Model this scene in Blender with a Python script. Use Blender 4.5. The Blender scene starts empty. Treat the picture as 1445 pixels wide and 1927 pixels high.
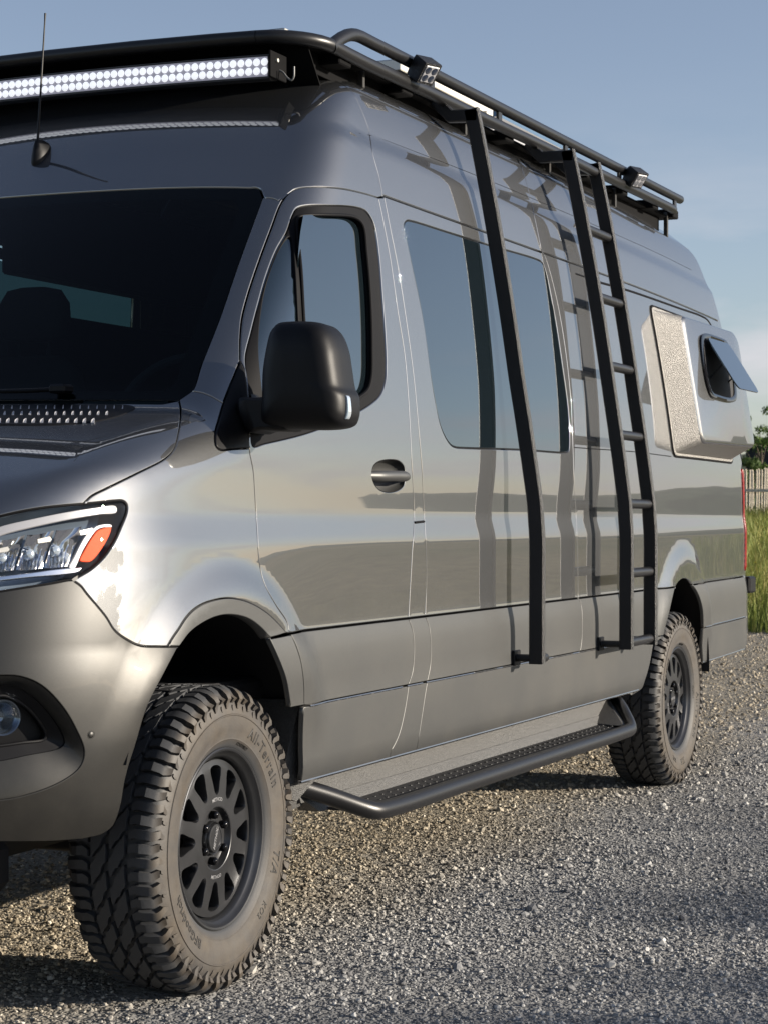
import bpy, math, random
import numpy as np
from mathutils import Vector, Matrix
from mathutils.geometry import delaunay_2d_cdt

random.seed(7)
RNG = np.random.default_rng(11)
SC = bpy.context.scene
COL = SC.collection
R = math.radians

# ------------------------------------------------------------------ camera
F_PX = 3850.0                      # focal length in pixels of the 1445 x 1927 photograph
CX0, CY0 = 722.5, 970.0            # vertical centre line and horizon
YAW = math.atan(1677.5 / F_PX)     # the van's long axis vanishes 1677 px right of centre
CAM = np.array([-4.590, -3.4115, 1.20])
cam_data = bpy.data.cameras.new('camera')
cam_data.sensor_fit = 'VERTICAL'
cam_data.sensor_height = 36.0
cam_data.lens = 36.0 * F_PX / 1927.0
cam_data.shift_y = 6.5 / 1927.0
cam_data.clip_start = 0.05
cam_data.clip_end = 6000.0
cam = bpy.data.objects.new('camera', cam_data)
COL.objects.link(cam)
cam.location = CAM
cam.rotation_euler = (R(90), 0, -(math.pi / 2 - YAW))
cam_data.dof.use_dof = True
cam_data.dof.focus_distance = 6.3
cam_data.dof.aperture_fstop = 13.0
SC.camera = cam

# ------------------------------------------------------------------ light
SUN_EL = R(14.0)
SUN_DIR = Vector((0.33 * math.cos(SUN_EL), -0.944 * math.cos(SUN_EL), math.sin(SUN_EL)))   # towards the sun
world = bpy.data.worlds.new('World')
SC.world = world
world.use_nodes = True
wn, wl = world.node_tree.nodes, world.node_tree.links
wn.clear()
w_out = wn.new('ShaderNodeOutputWorld')
w_bg = wn.new('ShaderNodeBackground')
w_bg.inputs['Strength'].default_value = 0.076
sky = wn.new('ShaderNodeTexSky')
sky.sky_type = 'NISHITA'
sky.sun_disc = False
sky.sun_elevation = SUN_EL
sky.sun_rotation = math.atan2(SUN_DIR.x, SUN_DIR.y)
sky.altitude = 800.0
sky.air_density = 1.0
sky.dust_density = 1.0
sky.ozone_density = 2.0
# thin low clouds, all round the horizon
w_tc = wn.new('ShaderNodeTexCoord')
w_sep = wn.new('ShaderNodeSeparateXYZ')
w_map = wn.new('ShaderNodeMapping')
w_map.inputs['Scale'].default_value = (3.0, 3.0, 13.0)
w_noise = wn.new('ShaderNodeTexNoise')
w_noise.inputs['Scale'].default_value = 1.6
w_noise.inputs['Detail'].default_value = 6.0
w_noise.inputs['Roughness'].default_value = 0.55
w_ramp = wn.new('ShaderNodeMapRange')
w_ramp.inputs[1].default_value = 0.44
w_ramp.inputs[2].default_value = 0.66
w_band = wn.new('ShaderNodeMapRange')
w_band.interpolation_type = 'SMOOTHSTEP'
w_band.inputs[1].default_value = 0.22
w_band.inputs[2].default_value = 0.03
w_mul = wn.new('ShaderNodeMath'); w_mul.operation = 'MULTIPLY'
w_mul2 = wn.new('ShaderNodeMath'); w_mul2.operation = 'MULTIPLY'; w_mul2.inputs[1].default_value = 0.8
w_mix = wn.new('ShaderNodeMix'); w_mix.data_type = 'RGBA'
w_mix.inputs['B'].default_value = (5.2, 5.2, 5.3, 1)
wl.new(w_tc.outputs['Generated'], w_map.inputs['Vector'])
wl.new(w_map.outputs['Vector'], w_noise.inputs['Vector'])
wl.new(w_noise.outputs['Fac'], w_ramp.inputs[0])
wl.new(w_tc.outputs['Generated'], w_sep.inputs[0])
wl.new(w_sep.outputs['Z'], w_band.inputs[0])
wl.new(w_ramp.outputs[0], w_mul.inputs[0])
wl.new(w_band.outputs[0], w_mul.inputs[1])
wl.new(w_mul.outputs[0], w_mul2.inputs[0])
wl.new(w_mul2.outputs[0], w_mix.inputs['Factor'])
wl.new(sky.outputs[0], w_mix.inputs['A'])
w_tint = wn.new('ShaderNodeMix'); w_tint.data_type = 'RGBA'; w_tint.blend_type = 'MULTIPLY'; w_tint.inputs['Factor'].default_value = 1.0
w_tint.inputs['B'].default_value = (1.03, 0.99, 1.03, 1)
w_hs = wn.new('ShaderNodeHueSaturation'); w_hs.inputs['Saturation'].default_value = 0.78
wl.new(w_mix.outputs['Result'], w_hs.inputs['Color'])
wl.new(w_hs.outputs[0], w_tint.inputs['A'])
wl.new(w_tint.outputs['Result'], w_bg.inputs['Color'])
wl.new(w_bg.outputs[0], w_out.inputs['Surface'])

sun_data = bpy.data.lights.new('sun', 'SUN')
sun_data.energy = 4.9
sun_data.angle = R(0.5)
sun_data.color = (1.0, 0.90, 0.76)
sun = bpy.data.objects.new('sun', sun_data)
COL.objects.link(sun)
sun.rotation_euler = SUN_DIR.to_track_quat('Z', 'Y').to_euler()
sun.location = (10, -25, 12)

SC.view_settings.view_transform = 'Standard'
SC.view_settings.look = 'None'
SC.view_settings.exposure = 0.92
SC.view_settings.gamma = 1.0
SC.view_settings.use_curve_mapping = False
try:
    SC.cycles.max_bounces = 10
    SC.cycles.transparent_max_bounces = 12
    SC.cycles.caustics_reflective = False
    SC.cycles.caustics_refractive = False
    SC.cycles.sample_clamp_indirect = 8.0
except Exception:
    pass

# ------------------------------------------------------------------ photograph pixels -> rays, and the body of the van as one smooth surface
VD=np.array([math.cos(YAW),math.sin(YAW),0.]); RD=np.array([math.sin(YAW),-math.cos(YAW),0.]); UD=np.array([0,0,1.])
def rays(px):
    p=np.asarray(px,float).reshape(-1,2)
    return VD+((p[:,0]-CX0)/F_PX)[:,None]*RD+((CY0-p[:,1])/F_PX)[:,None]*UD
def at(px,x=None,y=None,z=None):
    d=rays(px)
    if x is not None: t=(x-CAM[0])/d[:,0]
    elif y is not None: t=(y-CAM[1])/d[:,1]
    else: t=(z-CAM[2])/d[:,2]
    return CAM+d*t[:,None]
def proj(P):
    P=np.asarray(P,float).reshape(-1,3)-CAM
    t=P@VD
    return np.stack([CX0+F_PX*(P@RD)/t, CY0-F_PX*P[:,2]/t],1)
# ---------------- body
def sstep(a,b,x):
    t=np.clip((x-a)/(b-a),0,1); return t*t*(3-2*t)
TILT=np.array([(.30,-30),(.46,-26),(.50,-14),(.53,-3),(.62,-1),(.672,-1),(.69,2),(.75,-1),(.82,3),(.865,10),(.885,16),(.895,1),(.95,-.3),(1.10,-.3),(1.125,1.5),(1.14,9),(1.19,9),(1.205,1),(1.26,0.2),(1.32,1.2),(1.40,3.2),(1.50,4.8),(1.7,6.5),(2.0,8.2),(2.13,9.5),(2.17,10),(2.21,12),(2.30,14),(2.33,15),(2.345,33),(2.378,33),(2.39,14),(2.45,20),(2.55,28),(2.75,40)])
_z=np.linspace(.30,2.80,2501)
_t=np.tan(np.radians(np.interp(_z,TILT[:,0],TILT[:,1])))
_t=np.convolve(np.pad(_t,10,mode='edge'),np.ones(21)/21,'valid')
_P=-np.concatenate([[0],np.cumsum((_t[1:]+_t[:-1])*.5*np.diff(_z))]); _P+=.985-np.interp(1.25,_z,_P)
def Pz(z): return np.interp(z,_z,_P)
ARCH=[(-.03,.50),(4.33,.50)]
def W(x,z):
    w=Pz(z)
    w=w-.09*np.clip((x-3.2)/2.7,0,1.2)**2 
    w=w-.03*np.clip((.9-x)/1.4,0,2)**2*sstep(.9,1.3,z)
    for ax,az in ARCH:
        r=np.hypot(x-ax,z-az)
        w=w+.022*sstep(.60,.49,r)*sstep(.55,.8,z)
    return w
def smax(a,b,k):
    h=np.maximum(k-np.abs(a-b),0)/k
    return np.maximum(a,b)+h*h*k*.25
def smin(a,b,k): return -smax(-a,-b,k)
XF=np.array([(0.,-.86),(.3,-.86),(.45,-.95),(.55,-1.0),(.7,-1.03),(.85,-1.02),(1.0,-.985),(1.1,-.95),(1.2,-.90),(1.4,-.80)])
HC=np.array([(-1.2,1.06),(-.9,1.185),(-.7,1.285),(-.4,1.40),(-.1,1.485),(.1,1.525),(.5,1.58)])
WS=np.array([(0.,-.27),(1.3,-.27),(1.5,-.055),(1.8,.235),(2.0,.435),(2.15,.59),(2.25,.70),(2.35,.80),(2.45,.915),(2.52,1.02),(2.58,1.16),(2.62,1.34),(2.66,1.6),(2.8,2.6)])
_SM={}
def sm_interp(v,tab,d):
    """table look-up, rounded off with a Gaussian of width d (no kinks, so reflections stay smooth)"""
    k=id(tab)
    if k not in _SM:
        a,b=tab[0,0]-1.,tab[-1,0]+1.; g=np.linspace(a,b,6001); st=g[1]-g[0]
        y=np.interp(g,tab[:,0],tab[:,1])
        lo=g<tab[0,0]; hi=g>tab[-1,0]
        y[lo]=tab[0,1]+(g[lo]-tab[0,0])*(tab[1,1]-tab[0,1])/(tab[1,0]-tab[0,0]); y[hi]=tab[-1,1]+(g[hi]-tab[-1,0])*(tab[-1,1]-tab[-2,1])/(tab[-1,0]-tab[-2,0])
        n=int(3.5*d/st); w=np.exp(-.5*(np.arange(-n,n+1)*st/d)**2); w/=w.sum()
        yy=np.convolve(np.pad(y,n,mode='edge'),w,'valid')
        _SM[k]=(g,yy)
    g,yy=_SM[k]
    return np.interp(v,g,yy)
def Fb(p):
    x,y,z=p[...,0],p[...,1],p[...,2]
    ay=np.abs(y)
    side=ay-W(x,z)
    fr=sm_interp(z,XF,.06)+.16*ay**2+.25*ay**5-x
    hood=(z-(sm_interp(x,HC,.11)-.05*ay**2))*.94
    N=smax(fr,hood,.10)
    ws=(sm_interp(z,WS,.03)+.16*ay**2-x)*.72
    up=smin(N,ws,.03)
    k=.13+.17*sstep(.35,-.25,x)*sstep(1.34,1.06,z)-.03*sstep(2.1,2.4,z)
    B=smax(side,up,k)
    B=smax(B,z-(2.65-.045*ay**2),.12)
    B=smax(B,x-(5.97-.10*ay**2-.16*np.clip(z-1.3,0,2)**2),.11)
    return B
def hit(px,t0=3.2,t1=14.,n=900):
    d=rays(px); ts=np.linspace(t0,t1,n)
    lo=np.full(len(d),np.nan); hi=lo.copy()
    Pp=CAM+d[:,None,:]*ts[None,:,None]
    f=Fb(Pp); s=f<0
    idx=np.argmax(s,1); ok=s.any(1)
    hi=ts[idx]; lo=ts[np.maximum(idx-1,0)]
    for _ in range(30):
        m=.5*(lo+hi); fm=Fb(CAM+d*m[:,None]); ins=fm<0
        hi=np.where(ins,m,hi); lo=np.where(ins,lo,m)
    P=CAM+d*hi[:,None]; P[~ok]=np.nan
    return P
def lift_y(x,z):
    x=np.asarray(x,float); z=np.asarray(z,float)
    lo=np.full(x.shape,-1.35); hi=np.full(x.shape,-.05)
    for _ in range(32):
        m=.5*(lo+hi); ins=Fb(np.stack([x,m,z],-1))<0
        hi=np.where(ins,m,hi); lo=np.where(ins,lo,m)
    return hi
def grad(P,e=1e-3):
    g=np.stack([Fb(P+np.eye(3)[i]*e)-Fb(P-np.eye(3)[i]*e) for i in range(3)],-1)
    return g/np.maximum(np.linalg.norm(g,axis=-1,keepdims=True),1e-9)
def lift_z(x, y):
    x = np.asarray(x, float); y = np.asarray(y, float)
    lo = np.full(x.shape, .6); hi = np.full(x.shape, 3.2)
    for _ in range(32):
        m = .5 * (lo + hi); ins = Fb(np.stack([x, y, m], -1)) < 0
        lo = np.where(ins, m, lo); hi = np.where(ins, hi, m)
    return lo
def lift_x(y, z, a=-1.6, b=2.6):
    y = np.asarray(y, float); z = np.asarray(z, float)
    lo = np.full(y.shape, a); hi = np.full(y.shape, b)
    for _ in range(32):
        m = .5 * (lo + hi); ins = Fb(np.stack([m, y, z], -1)) < 0
        hi = np.where(ins, m, hi); lo = np.where(ins, lo, m)
    return hi

def crom(pts, step, closed=False):
    """Catmull-Rom through the points, resampled about every step."""
    p = np.asarray(pts, float)
    n = len(p)
    if n < 3 and not closed:
        m = max(2, int(np.ceil(np.linalg.norm(p[-1] - p[0]) / step)) + 1)
        return p[0] + (p[-1] - p[0]) * np.linspace(0, 1, m)[:, None]
    out = []
    for i in range(n if closed else n - 1):
        if closed:
            a, b, c, d = p[(i - 1) % n], p[i], p[(i + 1) % n], p[(i + 2) % n]
        else:
            b, c = p[i], p[i + 1]
            a = p[i - 1] if i > 0 else 2 * b - c
            d = p[i + 2] if i + 2 < n else 2 * c - b
        t0 = 0.0
        t1 = t0 + max(np.linalg.norm(b - a), 1e-9) ** .5
        t2 = t1 + max(np.linalg.norm(c - b), 1e-9) ** .5
        t3 = t2 + max(np.linalg.norm(d - c), 1e-9) ** .5
        m = max(1, int(np.ceil(np.linalg.norm(c - b) / step)))
        for t in t1 + (t2 - t1) * np.arange(m) / m:
            A1 = (t1 - t) / (t1 - t0) * a + (t - t0) / (t1 - t0) * b
            A2 = (t2 - t) / (t2 - t1) * b + (t - t1) / (t2 - t1) * c
            A3 = (t3 - t) / (t3 - t2) * c + (t - t2) / (t3 - t2) * d
            B1 = (t2 - t) / (t2 - t0) * A1 + (t - t0) / (t2 - t0) * A2
            B2 = (t3 - t) / (t3 - t1) * A2 + (t - t1) / (t3 - t1) * A3
            out.append((t2 - t) / (t2 - t1) * B1 + (t - t1) / (t2 - t1) * B2)
    if not closed:
        out.append(p[-1])
    return np.array(out)

def resample(pts, n, closed=True):
    p = np.asarray(pts, float)
    q = np.vstack([p, p[:1]]) if closed else p
    s = np.concatenate([[0], np.cumsum(np.linalg.norm(np.diff(q, axis=0), axis=1))])
    t = np.linspace(0, s[-1], n + 1)[:-1] if closed else np.linspace(0, s[-1], n)
    return np.stack([np.interp(t, s, q[:, k]) for k in range(q.shape[1])], 1)

def tr(px, step=5.0, closed=False):
    """Pixel polyline -> smooth 3D curve on the van's body."""
    P = hit(crom(px, step, closed))
    return P[~np.isnan(P[:, 0])]

def joinc(*cs):
    out = []
    for c in cs:
        for q in np.asarray(c, float):
            if np.isnan(q).any():
                continue
            if not out or np.linalg.norm(q - out[-1]) > .003:
                out.append(q)
    if np.linalg.norm(out[0] - out[-1]) < .003:
        out.pop()
    return np.array(out)

def mirror_close(half):
    h = np.asarray(half)
    m = h[::-1].copy(); m[:, 1] *= -1
    return joinc(h, m)

def in_poly(pts, poly):
    x, y = pts[:, 0], pts[:, 1]
    c = np.zeros(len(pts), bool)
    x0, y0 = poly[:, 0], poly[:, 1]
    x1, y1 = np.roll(x0, -1), np.roll(y0, -1)
    for i in range(len(poly)):
        if y0[i] == y1[i]:
            continue
        k = ((y0[i] > y) != (y1[i] > y)) & (x < (x1[i] - x0[i]) * (y - y0[i]) / (y1[i] - y0[i]) + x0[i])
        c ^= k
    return c

def area2(p):
    return .5 * np.sum(p[:, 0] * np.roll(p[:, 1], -1) - np.roll(p[:, 0], -1) * p[:, 1])

def inward(p):
    """unit inward normals of a CCW loop"""
    e = np.roll(p, -1, 0) - np.roll(p, 1, 0)
    n = np.stack([-e[:, 1], e[:, 0]], 1)
    return n / np.maximum(np.linalg.norm(n, axis=1, keepdims=True), 1e-9)

def dist_poly(pts, loops):
    d = np.full(len(pts), 1e9)
    for lp in loops:
        a, b = lp, np.roll(lp, -1, 0)
        for i in range(0, len(pts), 2000):
            q = pts[i:i + 2000]
            ab = b - a
            t = np.clip(((q[:, None] - a) * ab).sum(-1) / np.maximum((ab * ab).sum(-1), 1e-12), 0, 1)
            d[i:i + 2000] = np.minimum(d[i:i + 2000], np.linalg.norm(q[:, None] - (a + t[..., None] * ab), axis=-1).min(1))
    return d

# ------------------------------------------------------------------ objects
def tag(o, label=None, cat=None, group=None, kind=None):
    if label: o['label'] = label
    if cat: o['category'] = cat
    if group: o['group'] = group
    if kind: o['kind'] = kind
    return o

def link(name, me, mat=None, parent=None):
    o = bpy.data.objects.new(name, me)
    COL.objects.link(o)
    if mat is not None:
        me.materials.append(mat)
    if parent is not None:
        o.parent = parent
    return o

def empty(name, loc=(0, 0, 0), parent=None):
    o = bpy.data.objects.new(name, None)
    o.empty_display_size = .2
    o.location = loc
    COL.objects.link(o)
    if parent is not None:
        o.parent = parent
    return o

def copy_tree(o, parent=None):
    c = o.copy()
    COL.objects.link(c)
    c.parent = parent
    for ch in list(o.children):
        copy_tree(ch, c)
    return c

class MB:
    """collects geometry, builds ONE mesh object"""
    def __init__(self):
        self.v = []; self.f = []
    def add(self, verts, faces):
        o = len(self.v)
        self.v.extend([tuple(map(float, q)) for q in verts])
        self.f.extend([tuple(int(i) + o for i in f) for f in faces])
        return self
    def box(self, lo, hi):
        (x0, y0, z0), (x1, y1, z1) = lo, hi
        v = [(x0, y0, z0), (x1, y0, z0), (x1, y1, z0), (x0, y1, z0), (x0, y0, z1), (x1, y0, z1), (x1, y1, z1), (x0, y1, z1)]
        return self.add(v, [(0, 3, 2, 1), (4, 5, 6, 7), (0, 1, 5, 4), (1, 2, 6, 5), (2, 3, 7, 6), (3, 0, 4, 7)])
    def bbox(self, lo, hi, b=.004):
        """box with chamfered edges"""
        lo = np.array(lo, float); hi = np.array(hi, float); c = (lo + hi) / 2; h = (hi - lo) / 2
        b = min(b, h.min() * .8)
        pts = []; 
        for sx in (-1, 1):
            for sy in (-1, 1):
                for sz in (-1, 1):
                    s = np.array([sx, sy, sz])
                    for k in range(3):
                        q = h - b; q[k] = h[k]
                        pts.append(c + s * q)
        return self.hull(pts)
    def hull(self, pts):
        import bmesh
        bm = bmesh.new()
        for q in pts: bm.verts.new(tuple(map(float, q)))
        bmesh.ops.convex_hull(bm, input=bm.verts)
        bm.verts.ensure_lookup_table()
        keep = [v for v in bm.verts if v.link_faces]
        ix = {v: i for i, v in enumerate(keep)}
        self.add([v.co[:] for v in keep], [[ix[v] for v in f.verts] for f in bm.faces])
        bm.free()
        return self
    def tube(self, path, r, seg=12, caps=True, r2=None, round_end=False):
        p = np.asarray(path, float); n = len(p)
        rr = np.broadcast_to(np.asarray(r, float), (n,)).copy()
        if round_end:
            d0 = (p[0] - p[1]) / np.linalg.norm(p[0] - p[1]); d1 = (p[-1] - p[-2]) / np.linalg.norm(p[-1] - p[-2])
            p = np.vstack([p[0] + d0 * rr[0] * .45, p[0] + d0 * rr[0] * .3, p, p[-1] + d1 * rr[-1] * .3, p[-1] + d1 * rr[-1] * .45])
            rr = np.concatenate([[rr[0] * .35, rr[0] * .8], rr, [rr[-1] * .8, rr[-1] * .35]]); n = len(p)
        T = np.gradient(p, axis=0); T /= np.linalg.norm(T, axis=1, keepdims=True)
        up = np.array([0, 0, 1.]) if abs(T[0, 2]) < .9 else np.array([1., 0, 0])
        u = np.cross(T[0], up); u /= np.linalg.norm(u)
        rings = []
        for i in range(n):
            u = u - T[i] * (u @ T[i]); u /= np.linalg.norm(u)
            w = np.cross(T[i], u)
            a = np.arange(seg) / seg * 2 * np.pi
            rings.append(p[i] + rr[i] * (np.cos(a)[:, None] * u + np.sin(a)[:, None] * w))
        v = np.vstack(rings); f = []
        for i in range(n - 1):
            for j in range(seg):
                k = (j + 1) % seg
                f.append((i * seg + j, i * seg + k, (i + 1) * seg + k, (i + 1) * seg + j))
        if caps:
            f.append(tuple(range(seg))[::-1]); f.append(tuple((n - 1) * seg + j for j in range(seg)))
        return self.add(v, f)
    def bar(self, path, side, w, t, bev=.003):
        """rectangular bar swept along path; side = direction(s) of width w (centred), thickness t across"""
        p = np.asarray(path, float); n = len(p)
        T = np.gradient(p, axis=0); T /= np.linalg.norm(T, axis=1, keepdims=True)
        s = np.broadcast_to(np.asarray(side, float), p.shape).copy()
        s -= T * (s * T).sum(1, keepdims=True); s /= np.linalg.norm(s, axis=1, keepdims=True)
        q = np.cross(T, s)
        h, k = w / 2, t / 2; b = min(bev, k * .8)
        prof = [(-h + b, -k), (h - b, -k), (h, -k + b), (h, k - b), (h - b, k), (-h + b, k), (-h, k - b), (-h, -k + b)]
        v = np.vstack([[p[i] + a * s[i] + c * q[i] for a, c in prof] for i in range(n)])
        m = 8; f = []
        for i in range(n - 1):
            for j in range(m):
                l = (j + 1) % m
                f.append((i * m + j, i * m + l, (i + 1) * m + l, (i + 1) * m + j))
        f.append(tuple(range(m))[::-1]); f.append(tuple((n - 1) * m + j for j in range(m)))
        return self.add(v, f)
    def lathe(self, prof, axis_o, seg=64, axis='y', closed=False):
        """prof: (radius, along-axis)"""
        a = np.arange(seg) / seg * 2 * np.pi
        o = np.asarray(axis_o, float); v = []
        for r_, h in prof:
            for t in a:
                if axis == 'y': v.append(o + (r_ * math.cos(t), h, r_ * math.sin(t)))
                elif axis == 'x': v.append(o + (h, r_ * math.cos(t), r_ * math.sin(t)))
                else: v.append(o + (r_ * math.cos(t), r_ * math.sin(t), h))
        n = len(prof); f = []
        for i in range(n if closed else n - 1):
            i2 = (i + 1) % n
            for j in range(seg):
                k = (j + 1) % seg
                f.append((i * seg + j, i * seg + k, i2 * seg + k, i2 * seg + j))
        return self.add(v, f)
    def loft(self, loops, cap0=False, cap1=False):
        m = len(loops[0]); f = []
        for i in range(len(loops) - 1):
            for j in range(m):
                k = (j + 1) % m
                f.append((i * m + j, i * m + k, (i + 1) * m + k, (i + 1) * m + j))
        if cap0: f.append(tuple(range(m))[::-1])
        if cap1: f.append(tuple((len(loops) - 1) * m + j for j in range(m)))
        return self.add(np.vstack(loops), f)
    def build(self, name, mat, parent=None, smooth=35, fix=True):
        me = bpy.data.meshes.new(name)
        me.from_pydata(self.v, [], self.f)
        if fix:
            import bmesh
            bm = bmesh.new(); bm.from_mesh(me)
            bmesh.ops.recalc_face_normals(bm, faces=bm.faces)
            bm.to_mesh(me); bm.free()
        if smooth:
            me.polygons.foreach_set('use_smooth', np.ones(len(me.polygons), bool))
            me.set_sharp_from_angle(angle=R(smooth))
        me.update()
        return link(name, me, mat, parent)

def set_normals(me, nrm):
    me.polygons.foreach_set('use_smooth', np.ones(len(me.polygons), bool))
    me.normals_split_custom_set_from_vertices([tuple(q) for q in nrm])

def panel(name, outline, mat, parent, mode='xz', c=None, holes=(), h=.03, off=0.0, gap=.0017, depth=.014, roll=True):
    """A sheet-metal panel cut out of the body surface: outline (3D points on the body), rolled edges."""
    c = None if c is None else np.asarray(c, float)
    def to2(P):
        if mode == 'xz':
            return np.stack([P[:, 0], P[:, 2]], 1)
        if mode == 'xy':
            return np.stack([P[:, 0], P[:, 1]], 1)
        d = P - c
        rr = np.linalg.norm(d, axis=1)
        return np.stack([np.arctan2(d[:, 1], -d[:, 0] * sgn), np.arcsin(d[:, 2] / rr)], 1) * R0
    def lift(q):
        if mode == 'xz':
            return np.stack([q[:, 0], lift_y(q[:, 0], q[:, 1]), q[:, 1]], 1)
        if mode == 'xy':
            return np.stack([q[:, 0], q[:, 1], lift_z(q[:, 0], q[:, 1])], 1)
        az, el = q[:, 0] / R0, q[:, 1] / R0
        d = np.stack([-np.cos(az) * np.cos(el) * sgn, np.sin(az) * np.cos(el), np.sin(el)], 1)
        lo = np.full(len(q), .02); hi = np.full(len(q), 3.5)
        for _ in range(34):
            m = .5 * (lo + hi); ins = Fb(c + d * m[:, None]) < 0
            lo = np.where(ins, m, lo); hi = np.where(ins, hi, m)
        return c + d * lo[:, None]
    sgn, R0 = 1.0, 1.0
    if mode in ('sph', 'rear'):
        sgn = 1.0 if mode == 'sph' else -1.0
        R0 = float(np.linalg.norm(np.asarray(outline) - c, axis=1).mean())
    def loop2(P, ccw=True):
        q = to2(np.asarray(P))
        if (area2(q) > 0) != ccw: q = q[::-1]
        keep = [0]
        for i in range(1, len(q)):
            if np.linalg.norm(q[i] - q[keep[-1]]) > .0025: keep.append(i)
        if np.linalg.norm(q[keep[-1]] - q[keep[0]]) < .0025: keep.pop()
        return q[keep]
    L = [loop2(outline)] + [loop2(hh, False) for hh in holes]
    edge = [l + inward(l) * gap for l in L]
    inner = [l + inward(l) * (gap + (.0020 if roll else 0)) for l in L]
    outer = inner[0]
    lo2, hi2 = outer.min(0), outer.max(0)
    gx, gy = np.meshgrid(np.arange(lo2[0], hi2[0], h), np.arange(lo2[1], hi2[1], h * .88))
    gx[1::2] += h / 2
    g = np.stack([gx.ravel(), gy.ravel()], 1)
    g = g[in_poly(g, outer)]
    for l in inner[1:]:
        g = g[~in_poly(g, l)]
    if len(g): g = g[dist_poly(g, inner) > h * .45]
    pts = np.vstack(inner + [g]); edges = []; o = 0
    for l in inner:
        n = len(l); edges += [(o + i, o + (i + 1) % n) for i in range(n)]; o += n
    nb = o
    ov, oe, of, orig, _, _ = delaunay_2d_cdt([Vector(q) for q in pts], edges, [], 0, 1e-6)
    V2 = np.array([q[:] for q in ov])
    tri = np.array([t for t in of if len(t) == 3])
    cen = V2[tri].mean(1)
    ok = in_poly(cen, outer)
    for l in inner[1:]:
        ok &= ~in_poly(cen, l)
    tri = tri[ok]
    where = {}
    for i, ol in enumerate(orig):
        for k in ol: where[k] = i
    V3 = lift(V2); N3 = grad(V3); V3 = V3 + N3 * off
    verts = [V3]; norms = [N3]; faces = [tuple(t) for t in tri]; base = len(V3)
    if roll:
        o = 0
        for l, e in zip(inner, edge):
            n = len(l); idx = [where.get(o + i, None) for i in range(n)]; o += n
            E = lift(e); NE = grad(E)
            I = lift(l); out_t = E - I; out_t /= np.maximum(np.linalg.norm(out_t, axis=1, keepdims=True), 1e-9)
            E1 = E + NE * (off - .0014)
            E2 = E1 - NE * depth
            n1 = NE + out_t * 1.1; n1 /= np.linalg.norm(n1, axis=1, keepdims=True)
            verts += [E1, E2]; norms += [n1, out_t]
            for i in range(n):
                j = (i + 1) % n
                if idx[i] is None or idx[j] is None: continue
                faces.append((idx[i], base + i, base + j, idx[j]))
                faces.append((base + i, base + n + i, base + n + j, base + j))
            base += 2 * n
    V = np.vstack(verts); NN = np.vstack(norms)
    F2 = []
    for f in faces:
        a, b, d = V[f[0]], V[f[1]], V[f[2]]
        nn = np.cross(b - a, d - a)
        F2.append(f if nn @ NN[list(f)].sum(0) >= 0 else f[::-1])
    me = bpy.data.meshes.new(name)
    me.from_pydata(V.tolist(), [], F2)
    me.update()
    set_normals(me, NN)
    return link(name, me, mat, parent)

def mirrored(o, mat=None):
    c = o.copy()
    if mat is not None:
        c.data = o.data.copy(); c.data.materials.clear(); c.data.materials.append(mat)
    COL.objects.link(c)
    c.scale = (1, -1, 1)
    return c

def inset_pts(P, d):
    """move body points d inwards along the body normal"""
    return np.asarray(P) - grad(np.asarray(P)) * d

# ------------------------------------------------------------------ materials
MATS = {}
def mat_base(name):
    m = bpy.data.materials.new(name); m.use_nodes = True
    nt = m.node_tree
    return m, nt, nt.nodes['Principled BSDF']
def N_(nt, t, **kw):
    n = nt.nodes.new(t)
    for k, v in kw.items(): setattr(n, k, v)
    return n
def setp(b, **kw):
    names = {'color': 'Base Color', 'metal': 'Metallic', 'rough': 'Roughness', 'ior': 'IOR', 'coat': 'Coat Weight', 'coat_rough': 'Coat Roughness',
             'coat_ior': 'Coat IOR', 'spec': 'Specular IOR Level', 'trans': 'Transmission Weight', 'emit': 'Emission Color', 'emit_s': 'Emission Strength', 'sheen': 'Sheen Weight', 'alpha': 'Alpha'}
    for k, v in kw.items():
        s = b.inputs[names[k]]
        s.default_value = (*v, 1) if isinstance(v, tuple) and len(v) == 3 else v
def noise(nt, scale, detail=4, rough=.55, coord='Object', vec=None):
    tc = N_(nt, 'ShaderNodeTexCoord'); n = N_(nt, 'ShaderNodeTexNoise')
    n.inputs['Scale'].default_value = scale; n.inputs['Detail'].default_value = detail; n.inputs['Roughness'].default_value = rough
    nt.links.new(vec if vec is not None else tc.outputs[coord], n.inputs['Vector'])
    return n
def ramp(nt, src, stops):
    r = N_(nt, 'ShaderNodeValToRGB'); e = r.color_ramp.elements
    while len(e) < len(stops): e.new(.5)
    for el, (p, cc) in zip(e, stops):
        el.position = p; el.color = (*cc, 1) if len(cc) == 3 else cc
    nt.links.new(src, r.inputs['Fac'])
    return r
def bump(nt, src, strength, dist, b):
    n = N_(nt, 'ShaderNodeBump'); n.inputs['Strength'].default_value = strength; n.inputs['Distance'].default_value = dist
    nt.links.new(src, n.inputs['Height']); nt.links.new(n.outputs['Normal'], b.inputs['Normal'])
    return n
def simple(name, color, rough=.5, metal=0.0, bmp=None, var=0.0, vscale=6.0, **kw):
    m, nt, b = mat_base(name)
    setp(b, color=color, rough=rough, metal=metal, **kw)
    if var:
        n = noise(nt, vscale, 5)
        lo = tuple(q * (1 - var) for q in color); hi = tuple(min(1, q * (1 + var)) for q in color)
        r = ramp(nt, n.outputs['Fac'], [(.3, lo), (.7, hi)])
        nt.links.new(r.outputs['Color'], b.inputs['Base Color'])
    if bmp:
        n2 = noise(nt, bmp[0], 3, .6)
        bump(nt, n2.outputs['Fac'], bmp[1], bmp[2], b)
    MATS[name] = m
    return m

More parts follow.
